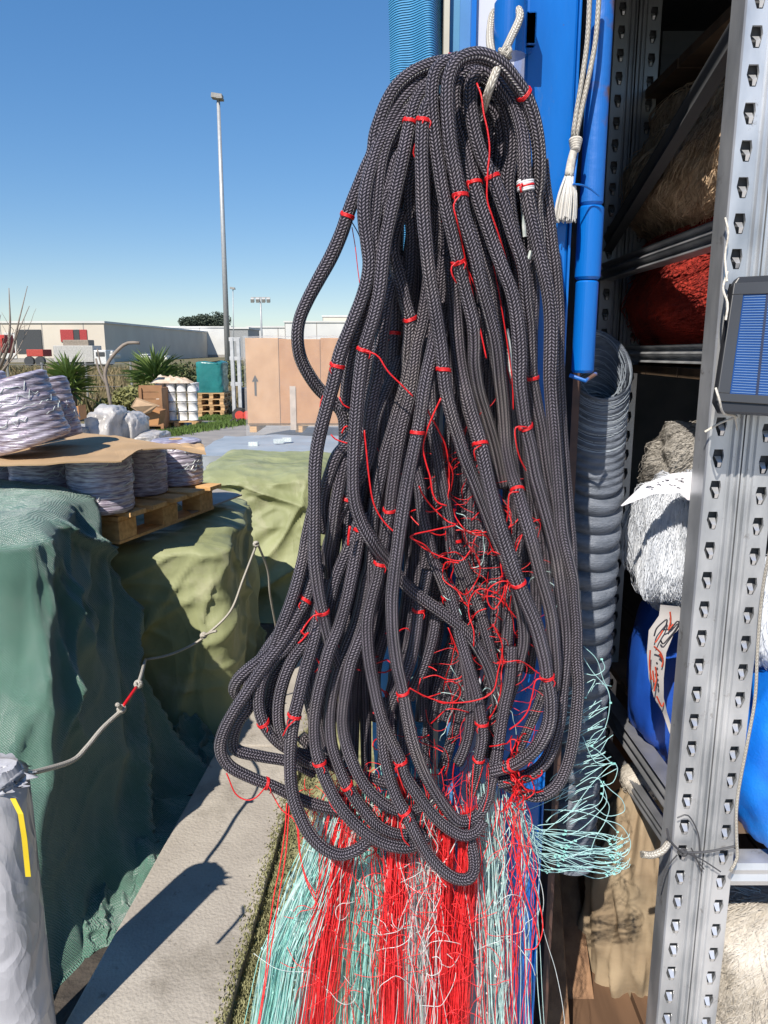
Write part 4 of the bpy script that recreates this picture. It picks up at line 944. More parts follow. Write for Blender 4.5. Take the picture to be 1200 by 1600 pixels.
hank(on(1000, 300, 2.22), (.085, .1, .13), mat('pale_brown_net', (.42, .34, .26), (.24, .18, .13), rough=.9, scale=30, bump=.8, bscale=80), 'net_bundle', 'paler brown net bundle left of the diagonal brace', 500, .0009, 3, (-.4, 0, 0), .2)
hank(Vector((.72, 1.56, 1.99)), (.085, .14, .13), M_BROWN, 'net_bundle', 'dim brown net bundle against the front upright', 500, .0009, 4, (.3, 0, 0), .2)
def rl(a): return a
hank(Vector((.86, 1.86, 1.74)), (.25, .46, .19), M_REDN, 'net_bundle', 'large brick red net roll behind the ridged brace', 1700, .0009, 5, (1.2, 0, 0), .12)
hank(on(992, 470, 2.2), (.075, .12, .095), mat('orange_red_net', (.55, .06, .02), (.25, .02, .01), rough=.95, scale=14, bump=1, bscale=140), 'net_bundle', 'bright orange red fold of net by the rear upright', 700, .0009, 6, (1, 0, 0), .15)
M_NYL = mat('white_nylon_hank', (.74, .77, .81), (.52, .56, .63), rough=.45, scale=12, bump=.8, bscale=120, dist=.006, stretch=(1, 1, .3))
hank(on(1062, 850, 1.42), (.085, .10, .125), M_NYL, 'nylon_hank', 'big bluish white nylon hank spilling over the paper label', 2000, .0005, 7, (0, 0, 0), .2, fl=1.5, cat='nylon hank', stray=.045)
hank(on(1085, 730, 1.55), (.085, .10, .085), mat('cream_nylon', (.46, .43, .38), (.32, .30, .27), rough=.55, scale=12, bump=.8, bscale=120, dist=.006), 'nylon_hank', 'creamy white nylon hank above the paper label', 1400, .0005, 8, (.9, 0, 0), .2, fl=1.4, cat='nylon hank', stray=.05)
# curly loose ends on the hank edge
# paper label draped across
mb = MB(); top = [P(970, 790, 1.28), P(1005, 757, 1.28), P(1050, 740, 1.29), P(1098, 736, 1.30), P(1140, 738, 1.32)]; bt_ = [P(972, 791, 1.28), P(1020, 772, 1.275), P(1062, 770, 1.27), P(1075, 782, 1.27), P(1140, 784, 1.28)]
def lab(a, b_, dy=0): p = lerpl(top, a).lerp(lerpl(bt_, a), b_); return (p.x, p.y+dy, p.z)
pl_ = empty('paper_label', P(1040, 760, 1.28), 'crumpled white printed paper label lying on the nylon hank', 'label')
mb.grid(lambda a, b_: lab(a, b_), 30, 6); mb.grid(lambda a, b_: lab(1-a, b_, .0008), 30, 6); mb.build('paper', mat('paper', (.75, .74, .76), (.65, .64, .68), rough=.7), pl_, smooth=True)
mb = MB(); rnd = random.Random(4)
for k in range(26):
    a = .25+.65*rnd.random(); b_ = .15+.6*rnd.random(); p = Vector(lab(a, b_, -.0012)); mb.box(p, (rnd.uniform(.002, .008), .0004, .0012), ry=rnd.uniform(-.2, .4))
for k in range(9):
    p = Vector(lab(.70+.012*k, .25, -.0012)); mb.box(p, (.002, .0004, .004), ry=.1)
mb.build('printing', mat('ink2', (.08, .08, .10)), pl_)
# blue bag with printed side strip
M_BAG = mat('royal_blue_bag', (.015, .10, .52), (.01, .06, .36), rough=.5, scale=6, bump=.3, bscale=200, dist=.002)
bg_ = empty('woven_bag', P(1050, 1150, 1.5), 'royal blue woven bag with red and black printed strip below the nylon hank', 'bag')
c = P(1085, 1040, 1.5); mb = blob((c.x+.06, c.y+.06, c.z-.03), .165, .12, .22, 44, .10, 60, .75)
mb.build('bag_body', M_BAG, bg_, smooth=True)
# printed strip: outline in photo px
sL = [(1032, 945), (1030, 962), (1014, 985), (1011, 1020), (1014, 1060), (1022, 1090), (1036, 1115), (1046, 1145), (1054, 1160)]
sR_ = [(1062, 948), (1076, 966), (1052, 992), (1041, 1020), (1037, 1060), (1037, 1090), (1042, 1112), (1050, 1138), (1056, 1160)]
Ys = 1.345
mb = MB(); Lp = [P(u, v, Ys+.02*math.sin(i*.5)) for i, (u, v) in enumerate(sL)]; Rp = [P(u, v, Ys-.01) for u, v in sR_]
for k, dy in ((0, 0), (1, .0008)):
    n0 = len(Lp); vs = [p+Vector((0, dy, 0)) for p in Lp+Rp]
    mb.add(vs, [((i, n0+i, n0+i+1, i+1) if k == 0 else (i+1, n0+i+1, n0+i, i)) for i in range(n0-1)])
mb.build('printed_strip', mat('strip_white', (.55, .53, .52), rough=.6), bg_, smooth=True)
def strk(mb, pts, w_=.0014, Y=Ys-.013):
    q_ = [P(u, v, Y) for u, v in pts]; mb.tube(spline(q_, .003), w_, 4)
mb = MB()
for pts in ([(1047, 956), (1048, 970), (1044, 985)], [(1044, 985), (1052, 975)], [(1036, 985), (1028, 998), (1024, 1004)], [(1022, 1010), (1032, 1020), (1036, 1030)], [(1016, 1016), (1015, 1040), (1018, 1062)], [(1020, 1048), (1022, 1066)], [(1034, 1042), (1036, 1032), (1030, 1022)], [(1026, 1088), (1034, 1104), (1037, 1098)], [(1024, 1042), (1026, 1058), (1022, 1080)]): strk(mb, pts, .0016)
tag(mb.build('red_print', mat('print_red', (.55, .07, .03)), bg_))
mb = MB()
for pts in ([(1022, 994), (1026, 982), (1036, 972), (1042, 968), (1041, 976), (1036, 986)], [(1038, 984), (1048, 982), (1058, 971), (1061, 974), (1054, 986), (1044, 998), (1036, 1006), (1032, 1000)], [(1026, 1035), (1027, 1038)], [(1026, 1052), (1028, 1056)], [(1028, 1068), (1029, 1074)]): strk(mb, pts, .0015)
mb.build('black_print', mat('print_black', (.02, .02, .03)), bg_)['label'] = 'black curling lettering strokes on the printed strip'
# bright blue bag at right
bb_ = empty('woven_bag', P(1230, 1300, 1.25), 'bright blue woven bag bulging past the right upright', 'bag')
c = P(1285, 1185, 1.24); mb = blob((c.x, c.y+.04, c.z), .142, .11, .205, 61, .07, 70, .72)
mb.build('bag_body', mat('bright_blue_bag', (.01, .22, .78), (.005, .14, .60), rough=.4, scale=12, bump=.6, bscale=260, dist=.002), bb_, smooth=True)
hank(P(1215, 960, 1.30), (.075, .08, .10), M_NYL, 'nylon_hank', 'pale nylon hank at the right photo edge above the bright blue bag', 300, .0006, 18, (0, 0, 0), .1, cat='nylon hank')
M_FUR = mat('cream_nylon_fur', (.60, .56, .50), (.40, .36, .30), rough=.6, scale=10, bump=.7, bscale=90, dist=.006)
hank(P(1190, 1500, 1.34), (.135, .12, .155), M_FUR, 'nylon_hank', 'shaggy cream fibre hank under the shelf beam at the lower right', 2200, .0007, 9, (.5, 0, 0), .12, fl=.9, cat='nylon hank', stray=.035)
hank(P(1030, 1312, 1.62), (.075, .09, .115), M_FUR, 'nylon_hank', 'shaggy off white hank in front of the brown carton', 900, .0006, 10, (.3, 0, 0), .14, cat='nylon hank', stray=.03)
mb = MB(); c = P(985, 1240, 1.95); mb.bbox((c.x-.07, 1.95, c.z-.28), (c.x+.19, 2.2, c.z+.075)); tag(mb.build('cardboard_box', mat('orange_card', (.42, .20, .09), (.34, .16, .07)), bevel=.004), 'plain orange brown carton in the shade behind the teal mesh loops', 'box')
# beige sack, creased
sk = empty('sack', P(975, 1590, 1.5), 'beige creased cloth sack standing beside the planks', 'sack')
def sackf(a, b_):
    t = a*2*math.pi; z = .02+.62*b_; c0 = P(990, 1500, 1.58); k = 1-.55*max(0, b_-.75)/.25
    f = .016*fbm(math.cos(t)*3.5+b_*1.5, math.sin(t)*3.5, b_*2.2, 3)*1.6 + .010*(1-abs(noise.noise(Vector((t*3+b_*2, b_*3, 2))))*4)
    return (c0.x+.015+(.125+f)*math.cos(t)*k, c0.y+(.11+f)*math.sin(t)*k, z)
mb = MB(); mb.grid(sackf, 120, 80, closed_u=True); mb.build('cloth', mat('beige_cloth', (.36, .28, .18), (.25, .18, .11), rough=.85, scale=8, bump=.4, bscale=20, dist=.01, contrast=(.3, .7)), sk, smooth=True)
hank(Vector((P(990, 1500, 1.58).x, 1.58, .64)), (.06, .06, .03), M_FUR, 'sack_stuffing', 'beige fibre bulging out of the cloth sack mouth', 150, .001, 12, (0, 0, 0), .1, cat='fibre')
# timber planks leaning/lying by the post
M_PLANK = mat('old_plank', (.30, .17, .09), (.16, .085, .045), rough=.8, scale=4, bump=.5, bscale=30, dist=.003, stretch=(9, 9, .8), contrast=(.3, .7))
for i, (uT, vT, uB, vB, wd, Y) in enumerate([(856, 1370, 872, 1640, .026, 1.34), (880, 1380, 912, 1640, .036, 1.42), (905, 1400, 945, 1660, .028, 1.50)]):
    a = P(uB, vB, Y); b_ = P(uT, vT, Y+.25); d = (b_-a).normalized(); sd = Vector((1, 0, 0)); up = d.cross(sd).normalized(); a = a-d*.25; b_ = b_+d*.12; mb = MB()
    vs = [p+sd*wd*sx+up*.012*sz for p in (a, b_) for sx, sz in ((-1, -1), (1, -1), (1, 1), (-1, 1))]
    mb.add(vs, [(0, 1, 2, 3)[::-1], (4, 5, 6, 7), (0, 1, 5, 4), (1, 2, 6, 5), (2, 3, 7, 6), (3, 0, 4, 7)])
    e = tag(mb.build('wooden_plank', M_PLANK, bevel=.002), ['narrow brown plank nearest the blue post', 'middle and widest brown plank leaning inside the container', 'brown plank beside the beige sack'][i], 'plank', 'brown planks leaning inside the container')

# clear line roll (stack of coiled nylon hanks with open top)
rc = empty('line_roll', P(905, 1340, 1.36), 'tall ribbed roll of clear grey line with an open ring top behind the post', 'line roll')
cxr, cyr = P(935, 565, 1.36).x, 1.36; zT = 1.576; zB = P(905, 1345, 1.36).z
M_LINE = mat('clear_line', (.17, .19, .225), (.08, .095, .12), rough=.42, scale=20, bump=.6, bscale=150, dist=.004, stretch=(1, 1, 4), spec=.4)
mb = MB(); 
def tilt(t, f): return .058*math.sin(t)*math.exp(-max(0, f)*5)
def rollr(z, t):
    f = (zT-z); r = .054
    if f < .20: r += .0012*math.sin(f*420)+.004*math.exp(-f*60)
    else:
        k = (f-.20)/.036+.35*math.sin(t)+.1*noise.noise(Vector((t, f*9, 0))); r += .013*(abs(math.sin(k*math.pi))**.6)-.009
    return r-.012*f**2
mb.grid(lambda a, b_: (cxr+rollr(zT-(zT-zB)*b_, a*2*math.pi)*math.cos(a*2*math.pi), cyr+rollr(zT-(zT-zB)*b_, a*2*math.pi)*math.sin(a*2*math.pi), zT-(zT-zB)*b_+tilt(a*2*math.pi, (zT-zB)*b_)), 72, 420, closed_u=True)
mb.grid(lambda a, b_: (cxr+(.052-.010*b_)*math.cos(-a*2*math.pi), cyr+(.052-.010*b_)*math.sin(-a*2*math.pi), zT-.0-.2*b_+tilt(-a*2*math.pi, .2*b_)), 60, 40, closed_u=True)
mb.build('coiled_line', M_LINE, rc, smooth=True)
mb = MB(); rnd = random.Random(9)
for k in range(46):
    z = zT-rnd.uniform(-.003, .12); r = .0535+rnd.uniform(0, .005)*math.exp(-(zT-z)*20); a0 = rnd.uniform(0, 6.3); pts = []
    for i in range(25): a = a0+i*.26; pts.append((cxr+r*math.cos(a), cyr+r*math.sin(a), z+tilt(a, zT-z)+.002*math.sin(a*2+k)))
    mb.tube(pts, .0007, 4)
for k in range(30):
    z = zT-rnd.uniform(.0, .12); r = .048-rnd.uniform(0, .008); pts = [(cxr+r*math.cos(a*.26), cyr+r*math.sin(a*.26), z+tilt(a*.26, zT-z)+.004*math.sin(a*.52+k)) for a in range(25)]; mb.tube(pts, .0007, 4)
mb.build('loose_line', mat('grey_line', (.36, .40, .44), (.2, .23, .26), rough=.3), rc)

# solar panel lamp hanging on the uprights
sp0 = empty('solar_panel', P(1160, 540, 1.12), 'small black framed solar panel tied to the front uprights', 'solar panel')
A = P(1143, 447, 1.155); Bq = P(1116, 628, 1.12); Cc = P(1300, 640, 1.12); D = P(1306, 440, 1.155)
nrm = (D-A).cross(Bq-A).normalized()
if nrm.y > 0: nrm = -nrm
def sq(a, b_, h=0): return A.lerp(D, a).lerp(Bq.lerp(Cc, a), b_)+nrm*h
mb = MB(); out = [sq(-.0, .0), sq(.04, -.07), sq(1, -.07), sq(1.05, 0), sq(1.02, 1), sq(.96, 1.07), sq(.06, 1.09), sq(0, 1)]
mb.prism([p-nrm*.010 for p in out], nrm*.016); mb.build('housing', mat('dark_plastic', (.035, .036, .04), (.028, .029, .032), rough=.4), sp0, bevel=.002)
mb = MB()
for (a0, a1, b0_, b1) in ((-.005, 1.02, -.01, .09), (-.005, 1.02, .93, 1.0), (-.005, .10, .09, .93)):
    vs = [sq(a0, b0_, .006), sq(a1, b0_, .006), sq(a1, b1, .006), sq(a0, b1, .006)]; mb.prism(vs, nrm*.004)
mb.build('frame', mat('dark_plastic_rim', (.06, .062, .066), rough=.35), sp0, bevel=.001)
mb = MB(); mb.prism([sq(.10, .09, .0062), sq(1, .09, .0062), sq(1, .93, .0062), sq(.10, .93, .0062)], nrm*.001); mb.build('solar_cell', mat('cell_blue', (.02, .07, .24), (.015, .05, .18), rough=.15, scale=4, coat=.8), sp0)
mb = MB()
for k in range(38):
    b_ = .105+.81*k/37; mb.prism([sq(.115, b_-.002, .0075), sq(.99, b_-.002, .0075), sq(.99, b_+.002, .0075), sq(.115, b_+.002, .0075)], nrm*.0002)
mb.build('grid_lines', mat('cell_line', (.22, .34, .55), rough=.3), sp0)
mb = MB()
for a0 in (.32, .60, .86): mb.prism([sq(a0, .09, .0078), sq(a0+.022, .09, .0078), sq(a0+.022, .93, .0078), sq(a0, .93, .0078)], nrm*.0003)
mb.build('busbar', mat('bus_dark', (.02, .03, .07)), sp0)
# ties of the panel
mb = MB(); mb.tube(spline([P(1137, 425, 1.18), P(1130, 450, 1.15), P(1137, 475, 1.115), P(1134, 500, 1.11)], .006), .0016, 6); mb.tube(spline([P(1133, 340, 1.19), P(1138, 365, 1.185), P(1133, 400, 1.185), P(1136, 440, 1.16)], .006), .0015, 6)
tag(mb.build('thin_string', M_WCORD), 'thin white string looped down to the top corner of the solar panel', 'string')
mb = MB(); mb.tube(spline([P(1118, 606, 1.10), P(1124, 625, 1.095), P(1130, 645, 1.11), P(1148, 651, 1.17), P(1125, 661, 1.185), P(1101, 675, 1.185)], .006), .0017, 6); mb.tube(spline([P(1148, 651, 1.17), P(1152, 672, 1.185)], .006), .0013, 6); knot(mb, P(1148, 651, 1.17), .003, 3, 3)
tag(mb.build('thin_string', M_WCORD), 'thin knotted white string under the bottom corner of the solar panel', 'string')
mb = MB(); mb.tube(spline([P(1205, 850, 1.16), P(1192, 920, 1.175), P(1184, 1010, 1.18), P(1180, 1090, 1.18), P(1168, 1160, 1.18), P(1152, 1250, 1.18), P(1151, 1310, 1.175), P(1152, 1340, 1.175), P(1141, 1362, 1.17)], .01), .0028, 8, uv=True)
tag(mb.build('cord', M_WROPE, smooth=True), 'long white braided cord running down beside the bright blue bag', 'cord')
wt = empty('wire_tie', P(1080, 1330, 1.18), 'dark twisted wire tie round the front uprights', 'wire tie'); mb = MB()
for pts in ([(1042, 1295), (1046, 1312), (1064, 1330), (1080, 1332), (1110, 1330), (1150, 1322)], [(1064, 1330), (1086, 1340), (1096, 1362)], [(1050, 1345), (1040, 1360), (1032, 1385)], [(1058, 1336), (1050, 1345)], [(1075, 1332), (1100, 1345), (1126, 1362)], [(1058, 1278), (1075, 1274), (1090, 1300), (1094, 1330)], [(1080, 1325), (1090, 1345), (1100, 1358)]):
    mb.tube(spline([P(u, v, 1.184) for u, v in pts], .006), .0013 if pts[0][0] != 1042 else .0022, 5)
knot(mb, P(1068, 1332, 1.184), .0045, 5, 4); mb.build('wire', mat('dark_wire', (.06, .06, .065), rough=.5), wt)
mb = MB(); mb.tube(spline([P(1044, 1318, 1.185), P(1034, 1330, 1.17), P(1018, 1336, 1.165), P(1004, 1335, 1.16)], .005), [.0055]*3+[.006]*20 if False else .0062, 8, uv=True)
for k in range(16): mb.tube([P(1010, 1336, 1.16), P(1000+k % 4*1.0, 1330+k*.7, 1.155+.002*(k % 3))], .001, 4, uv=True)
tag(mb.build('rope_end', M_WROPE, smooth=True), 'short frayed white rope end sticking out beside the front upright', 'rope')

# ================================================================== WHITE CORDS ON THE POST
tc_ = empty('tassel_cord', P(897, 225, 1.12), 'doubled white cord hanging down the blue post, ending in a knot and frayed tassel', 'cord'); Yk = 1.128
mb = MB(); mb.tube(spline([P(922, -20, Yk), P(918, 60, Yk), P(910, 120, Yk), P(900, 180, Yk), P(895, 215, Yk)], .01), .0034, 8, uv=True)
mb.tube(spline([P(937, -20, Yk), P(931, 60, Yk), P(920, 120, Yk), P(907, 180, Yk), P(900, 215, Yk)], .01), .0034, 8, uv=True); mb.build('cord', M_WROPE, tc_, smooth=True)
mb = MB(); kc = P(899, 227, Yk)
for k in range(5): mb.tube([kc+Vector((.0068*math.cos(t)*(1-.1*k), -.0068*math.sin(t)*.9, .006-.003*k+.002*math.sin(t))) for t in [i*.4 for i in range(17)]], .0026, 8, uv=True)
mb.tube(spline([kc, P(893, 250, Yk), P(889, 275, Yk)], .005), [.005+.0002*i for i in range(len(spline([kc, P(893, 250, Yk), P(889, 275, Yk)], .005)))], 10, uv=True); mb.build('knot', M_WCORD, tc_, smooth=True)
mb = MB(); rnd = random.Random(12)
for k in range(170):
    a = rnd.uniform(0, 6.28); r0 = .004*rnd.random()**.5; r1 = .0165*rnd.random()**.5; p0 = P(890, 268, Yk)+Vector((r0*math.cos(a), r0*math.sin(a), 0)); p1 = P(882, 343+rnd.uniform(-5, 5), Yk)+Vector((r1*math.cos(a), r1*math.sin(a)*.7, 0))
    mid = p0.lerp(p1, .5)+Vector(((r1-r0)*.25*math.cos(a), (r1-r0)*.25*math.sin(a), 0)); mb.tube(spline([p0, mid, p1], .01), .0008, 4)
mb.build('tassel', mat('tassel_white', (.78, .76, .72), (.6, .58, .54), rough=.5), tc_)
mb = MB(); mb.tube(spline([P(895, 288, 1.12), P(908, 289, 1.125), P(922, 295, 1.135), P(937, 306, 1.14)], .004), .0014, 6); mb.tube(spline([P(897, 288, 1.12), P(900, 260, 1.13), P(903, 232, 1.13)], .004), .0014, 6)
tag(mb.build('blue_thread', M_BLUE), 'short bright blue thread beside the frayed tassel', 'thread')
# hanging line that carries the bundle
hl = empty('hanging_rope', P(790, 60, 1.06), 'white braided rope looped round the blue hinge barrel, carrying the net bundle', 'rope')
mb = MB(); mb.tube(spline([P(755, 172, 1.06), P(758, 160, 1.02), P(766, 135, 0.995), P(782, 95, 1.01), P(797, 62, 1.06), P(812, 28, 1.088), P(808, 14, 1.10), P(795, 12, 1.12), P(772, 20, 1.145), P(766, 45, 1.13), P(766, 70, 1.08), P(772, 92, 1.03), P(782, 90, 1.01)], .004), .0052, 10, uv=True)
mb.build('rope', M_WROPE, hl, smooth=True); mb = MB(); knot(mb, P(789, 84, 1.008), .0062, 14, 4); mb.build('knot', M_WROPE, hl, smooth=True)

# ================================================================== ROPE BUNDLE (the net's head rope, gathered in loops)
nb = empty('net_bundle', P(775, 150, 1.04), 'large hanging bundle of black braided rope loops with red ties and red-teal net', 'net bundle')
YB, DL = 1.058, .0185
def dy(d): return YB - d*DL
STR = {}
def S(name, pts, ds, r=.0089):
    n = len(pts); ds = [ds] if isinstance(ds, (int, float)) else ds
    dd = np.interp(np.linspace(0, 1, n), np.linspace(0, 1, len(ds)), ds) if len(ds) > 1 else [ds[0]]*n
    wp = [P(u, v, dy(d)) for (u, v), d in zip(pts, dd)]
    sp = spline(wp, .005)
    rs = np.array([r*(1+.11*noise.noise(Vector((i*.06, hash(name) % 7 if False else len(name)+pts[0][0]*.1, 0)))) for i in range(len(sp))])
    off = [Vector((noise.noise(Vector((i*.035, pts[0][0], 1)))*.0016, noise.noise(Vector((i*.03, pts[0][1], 5)))*.003, 0)) for i in range(len(sp))]
    sp = [a+o for a, o in zip(sp, off)]
    STR[name] = (sp, rs)
    mb = MB(); mb.tube(sp, rs, 18, uv=True)
    return mb.build('rope_loop', M_ROPE, nb, smooth=True)
# -- front, top arch and right side
S('A', [(722,100),(702,97),(670,103),(642,117),(620,137),(605,162),(595,187),(587,212),(583,240),(573,262),(562,288),(552,312),(543,337),(534,364),(518,400),(498,436),(480,470),(468,500),(465,530),(470,560),(484,588),(500,610),(520,628),(535,650),(538,690)], [.6,.6,.8,1,1.2,1,.4,-1.5,-2])
S('B', [(700,112),(667,121),(644,140),(624,163),(609,188),(599,212),(589,234),(580,262),(573,290),(569,320),(570,350),(574,384),(577,412),(574,438),(566,466),(556,492),(545,520),(533,550),(526,578),(520,604),(511,635),(501,672),(494,706),(491,742),(491,780),(491,822),(491,852),(492,878),(495,905),(499,931),(504,955),(510,983),(518,1010),(530,1040)], [0,.6,1.5,2.3,2.6,2.8,2.8,2.8,2.8,3,2.6,1])
S('C', [(690,118),(670,132),(655,150),(645,170),(640,192),(634,220),(627,257),(619,295),(612,332),(606,362),(601,392),(598,422),(594,456),(586,490),(577,520),(568,548),(562,584),(558,620),(555,660),(553,700),(552,740),(553,770),(558,796),(567,820),(579,841),(592,860),(607,877),(632,912),(664,938),(698,962),(732,992),(757,1030),(770,1066),(776,1100)], [.5,1.4,2,2.6,3,3.2,3.4,3.2,2.6,.6,0,-1])
S('D', [(650,160),(632,175),(616,200),(602,228),(594,262),(590,300),(587,335),(583,360),(584,390),(584,420),(578,450),(570,485),(560,520),(552,550),(545,590),(540,640)], [.2,1,1.6,2.2,2.2,2,1.2,0])
S('D2', [(640,178),(622,200),(608,225),(592,250),(578,275),(570,305),(574,340),(578,375),(582,405)], [.3,.8,1,.8,.4], r=.0084)
S('D3', [(655,200),(640,226),(622,250),(612,285),(600,318),(594,350),(594,384)], [.6,1.2,1.6,1.8,1.4])
S('F', [(628,420),(612,445),(604,475),(598,515),(594,550),(590,584),(583,616),(578,645),(574,672),(568,700),(566,740)], [-.6,.4,1,1.4,1.4,1,.2])
S('G2', [(622,560),(612,590),(598,622),(588,650),(582,682),(577,712),(568,735),(552,762),(541,782),(530,804),(519,830),(511,858),(508,890)], [-1,.2,1,1.2,1.4,1.3,1,.4,-.5], r=.0084)
S('H', [(622,400),(617,440),(616,480),(615,520),(612,560),(609,598),(608,640),(605,684),(596,730),(590,780),(580,840)], [-1.6,-1.2,-1,-1,-1,-1.6])
S('I', [(628,330),(616,370),(614,395),(620,422),(627,446),(633,472),(640,498),(640,524),(638,552),(636,580),(630,610)], [-.5,.2,.4,.4,.3,-.6])
S('J', [(680,150),(668,166),(662,190),(660,214),(659,245),(660,282),(661,320),(663,350),(666,378),(669,408),(673,440),(678,470),(684,508),(689,540),(693,578),(697,610),(706,648),(717,684),(727,716),(741,750),(756,790),(775,840),(793,880),(804,915),(812,947),(817,975),(818,1003),(812,1033),(804,1064),(795,1092),(786,1122),(780,1150),(773,1190),(768,1222),(760,1252),(744,1276),(716,1282),(692,1256),(664,1210),(647,1166),(636,1120),(628,1077),(620,1040),(615,1000),(613,966),(613,932),(616,900),(620,866),(626,820),(632,780),(639,740),(646,705),(652,676),(657,648),(662,612),(668,580),(676,545),(684,505)],
  [2.4,2.8,3,3,3,3,3,2.8,2.0,1.2,.4,-.4,-.8,-1,-.6,.8,2,3,3.2,3.4,3.4,3.4,3.4,3.2,2.8,2.0])
S('K', [(716,92),(694,100),(680,115),(675,145),(676,182),(680,220),(685,257),(691,295),(699,332),(708,368),(715,400),(719,418),(725,445),(732,474),(739,505),(741,535),(741,570),(748,610),(760,650),(774,700),(786,760)], [2,2.4,2.8,2.8,2.8,2.6,2.4,2,1,-.6,-2.6])
S('L', [(866,1075),(868,1044),(866,1012),(862,968),(855,934),(845,900),(835,862),(826,830),(816,796),(808,766),(800,742),(792,700),(789,660),(786,625),(782,592),(779,560),(775,530),(768,500),(760,470),(752,440),(744,402),(734,368),(724,335),(719,306),(712,270),(705,232),(701,195),(699,157),(702,122),(716,96),(742,86),(768,92),(788,106),(804,126),(819,147),(831,175),(839,208),(843,245),(842,285),(838,320),(842,370),(846,420)],
  [1.6,2,2.2,2.2,2,1.0,-.4,-.4,.6,1.6,2.4,2.8,3,3,3.2,3.4,3.5,3.3,2.8,2.2,1.8,1.2,.2,-1])
S('M', [(708,400),(708,440),(711,480),(714,520),(718,560),(725,600),(734,640),(743,670),(750,694),(756,720),(763,750),(772,784),(782,822),(793,858),(806,900),(821,938),(835,970),(845,1003),(852,1033),(855,1057),(860,1093),(857,1132),(840,1166),(818,1186),(796,1198),(770,1205)], [-2,-1.6,-.6,.8,1.8,2.6,3,3.2,3.2,3.2,3.2,3,2.4,1], r=.0098)
S('N', [(720,160),(722,195),(731,232),(737,262),(742,287),(751,320),(762,354),(772,386),(784,420),(796,450),(804,480),(810,520),(813,560),(813,596),(817,630),(822,666),(829,700),(836,740),(846,776),(856,812),(866,850),(872,880),(878,930),(884,985),(884,1030),(879,1080),(873,1132),(857,1181),(834,1206),(808,1216),(780,1222)], [.4,1,1.6,2,2.2,2.4,2.4,2.4,2.2,1.8,1.2,1,.8,.6,.8,1,1,.4], r=.0094)
S('O', [(750,112),(738,128),(736,160),(742,200),(754,243),(770,277),(781,307),(794,345),(802,372),(811,398),(818,425),(822,470),(827,510),(829,550),(831,590),(838,630),(846,670),(851,710),(856,745),(864,790),(868,840),(870,900)], [1.6,1.8,2,2.2,2.4,2.4,2,1,.4,.2,0,-.4,-1])
S('P', [(712,150),(720,122),(742,108),(764,114),(782,135),(800,162),(811,190),(817,222),(820,257),(822,290),(827,320),(836,360),(846,408),(855,450),(860,492),(860,540),(859,590),(862,632),(866,672),(869,712),(872,752),(875,792),(878,832),(886,870),(894,905),(897,936),(901,980),(901,1022),(904,1070),(900,1120),(896,1155),(886,1198),(868,1230),(840,1244),(812,1236),(790,1225)], [0,.6,1.2,1.8,2.4,2.6,2.6,2.4,2.2,2,1.8,1.4,1.0,.8,.8,.8,.6,.2])
S('Q', [(846,250),(850,290),(856,330),(862,380),(868,430),(872,500),(872,570),(876,640),(880,700),(884,760),(888,810),(892,850),(893,900),(888,960),(890,1020),(886,1070)], [0,-.4,-.8,-1,-1,-1,-.8,-.6,-.6])
# inner nest under the top arch
S('E1', [(766,140),(780,152),(792,178),(799,210),(799,245),(794,285),(797,330),(805,380),(812,430),(815,480)], [.2,.4,.4,.2,0,-.4,-1])
S('E2', [(762,165),(776,176),(783,200),(785,236),(780,275),(778,320),(786,380),(796,430),(800,500)], [-.4,-.2,-.4,-.8,-1.4])
S('E4', [(724,170),(730,140),(748,124),(766,134),(772,165),(768,210),(764,260),(762,320)], [-.8,-.8,-.9,-1.5])
S('E5', [(742,200),(744,165),(756,146),(770,160),(776,200),(772,260),(768,330)], [-1.6,-1.6,-2])
S('E3', [(715,120),(710,150),(714,190),(722,230),(728,275),(735,330),(752,400),(765,450),(772,520),(776,600)], [1.2,1,.4,-.2,-.8,-1.2])
# -- mid strands
S('V', [(672,420),(668,460),(661,505),(652,542),(647,580),(640,622),(629,662),(622,700),(617,736),(612,770),(609,796),(604,820),(599,852),(592,890),(589,905),(581,935),(574,968),(574,1001),(577,1033),(583,1066),(591,1103),(601,1135),(616,1166),(627,1190),(633,1212),(648,1236),(668,1264),(692,1289),(720,1305),(742,1300),(756,1282)], [-.4,.4,1.2,1.6,1.6,1.4,1.2,1.4,2,2.4,2.6,2.8,2.8,2.4,1.6])
S('V2', [(662,500),(650,530),(643,560),(634,600),(622,640),(612,676),(602,712),(595,745),(589,775),(584,804),(582,830),(580,862),(577,888),(571,905),(563,947),(554,979),(541,1012),(530,1044),(521,1080),(516,1120),(518,1160),(528,1196),(541,1227),(560,1256),(587,1287),(613,1301),(640,1304),(662,1296)], [-.6,.6,1,1,.8,.6,.8,1.2,1.8,2,2,1.6])
S('X1', [(560,665),(541,694),(526,712),(516,738),(509,762),(506,790),(508,830)], [.3,1.4,1.6,1.2,0], r=.0084)
S('X2', [(556,690),(541,712),(534,740),(528,772),(523,800),(518,835),(513,866),(515,900)], [.3,1.2,1.6,1.6,.6,-.5], r=.0084)
S('Y', [(566,800),(556,830),(545,856),(535,878),(525,903),(518,934),(514,960),(512,1000)], [.2,1.2,1.4,1.2,.4], r=.0086)
S('Z', [(570,800),(562,836),(556,868),(549,905),(540,945),(528,983),(515,1014),(506,1048),(497,1085),(491,1125),(492,1162),(499,1192),(510,1222),(528,1256),(555,1288),(587,1312),(619,1323),(645,1322),(668,1306)], [.8,1.8,2.2,2.4,2.4,2.6,2.8,3,2.8,2])
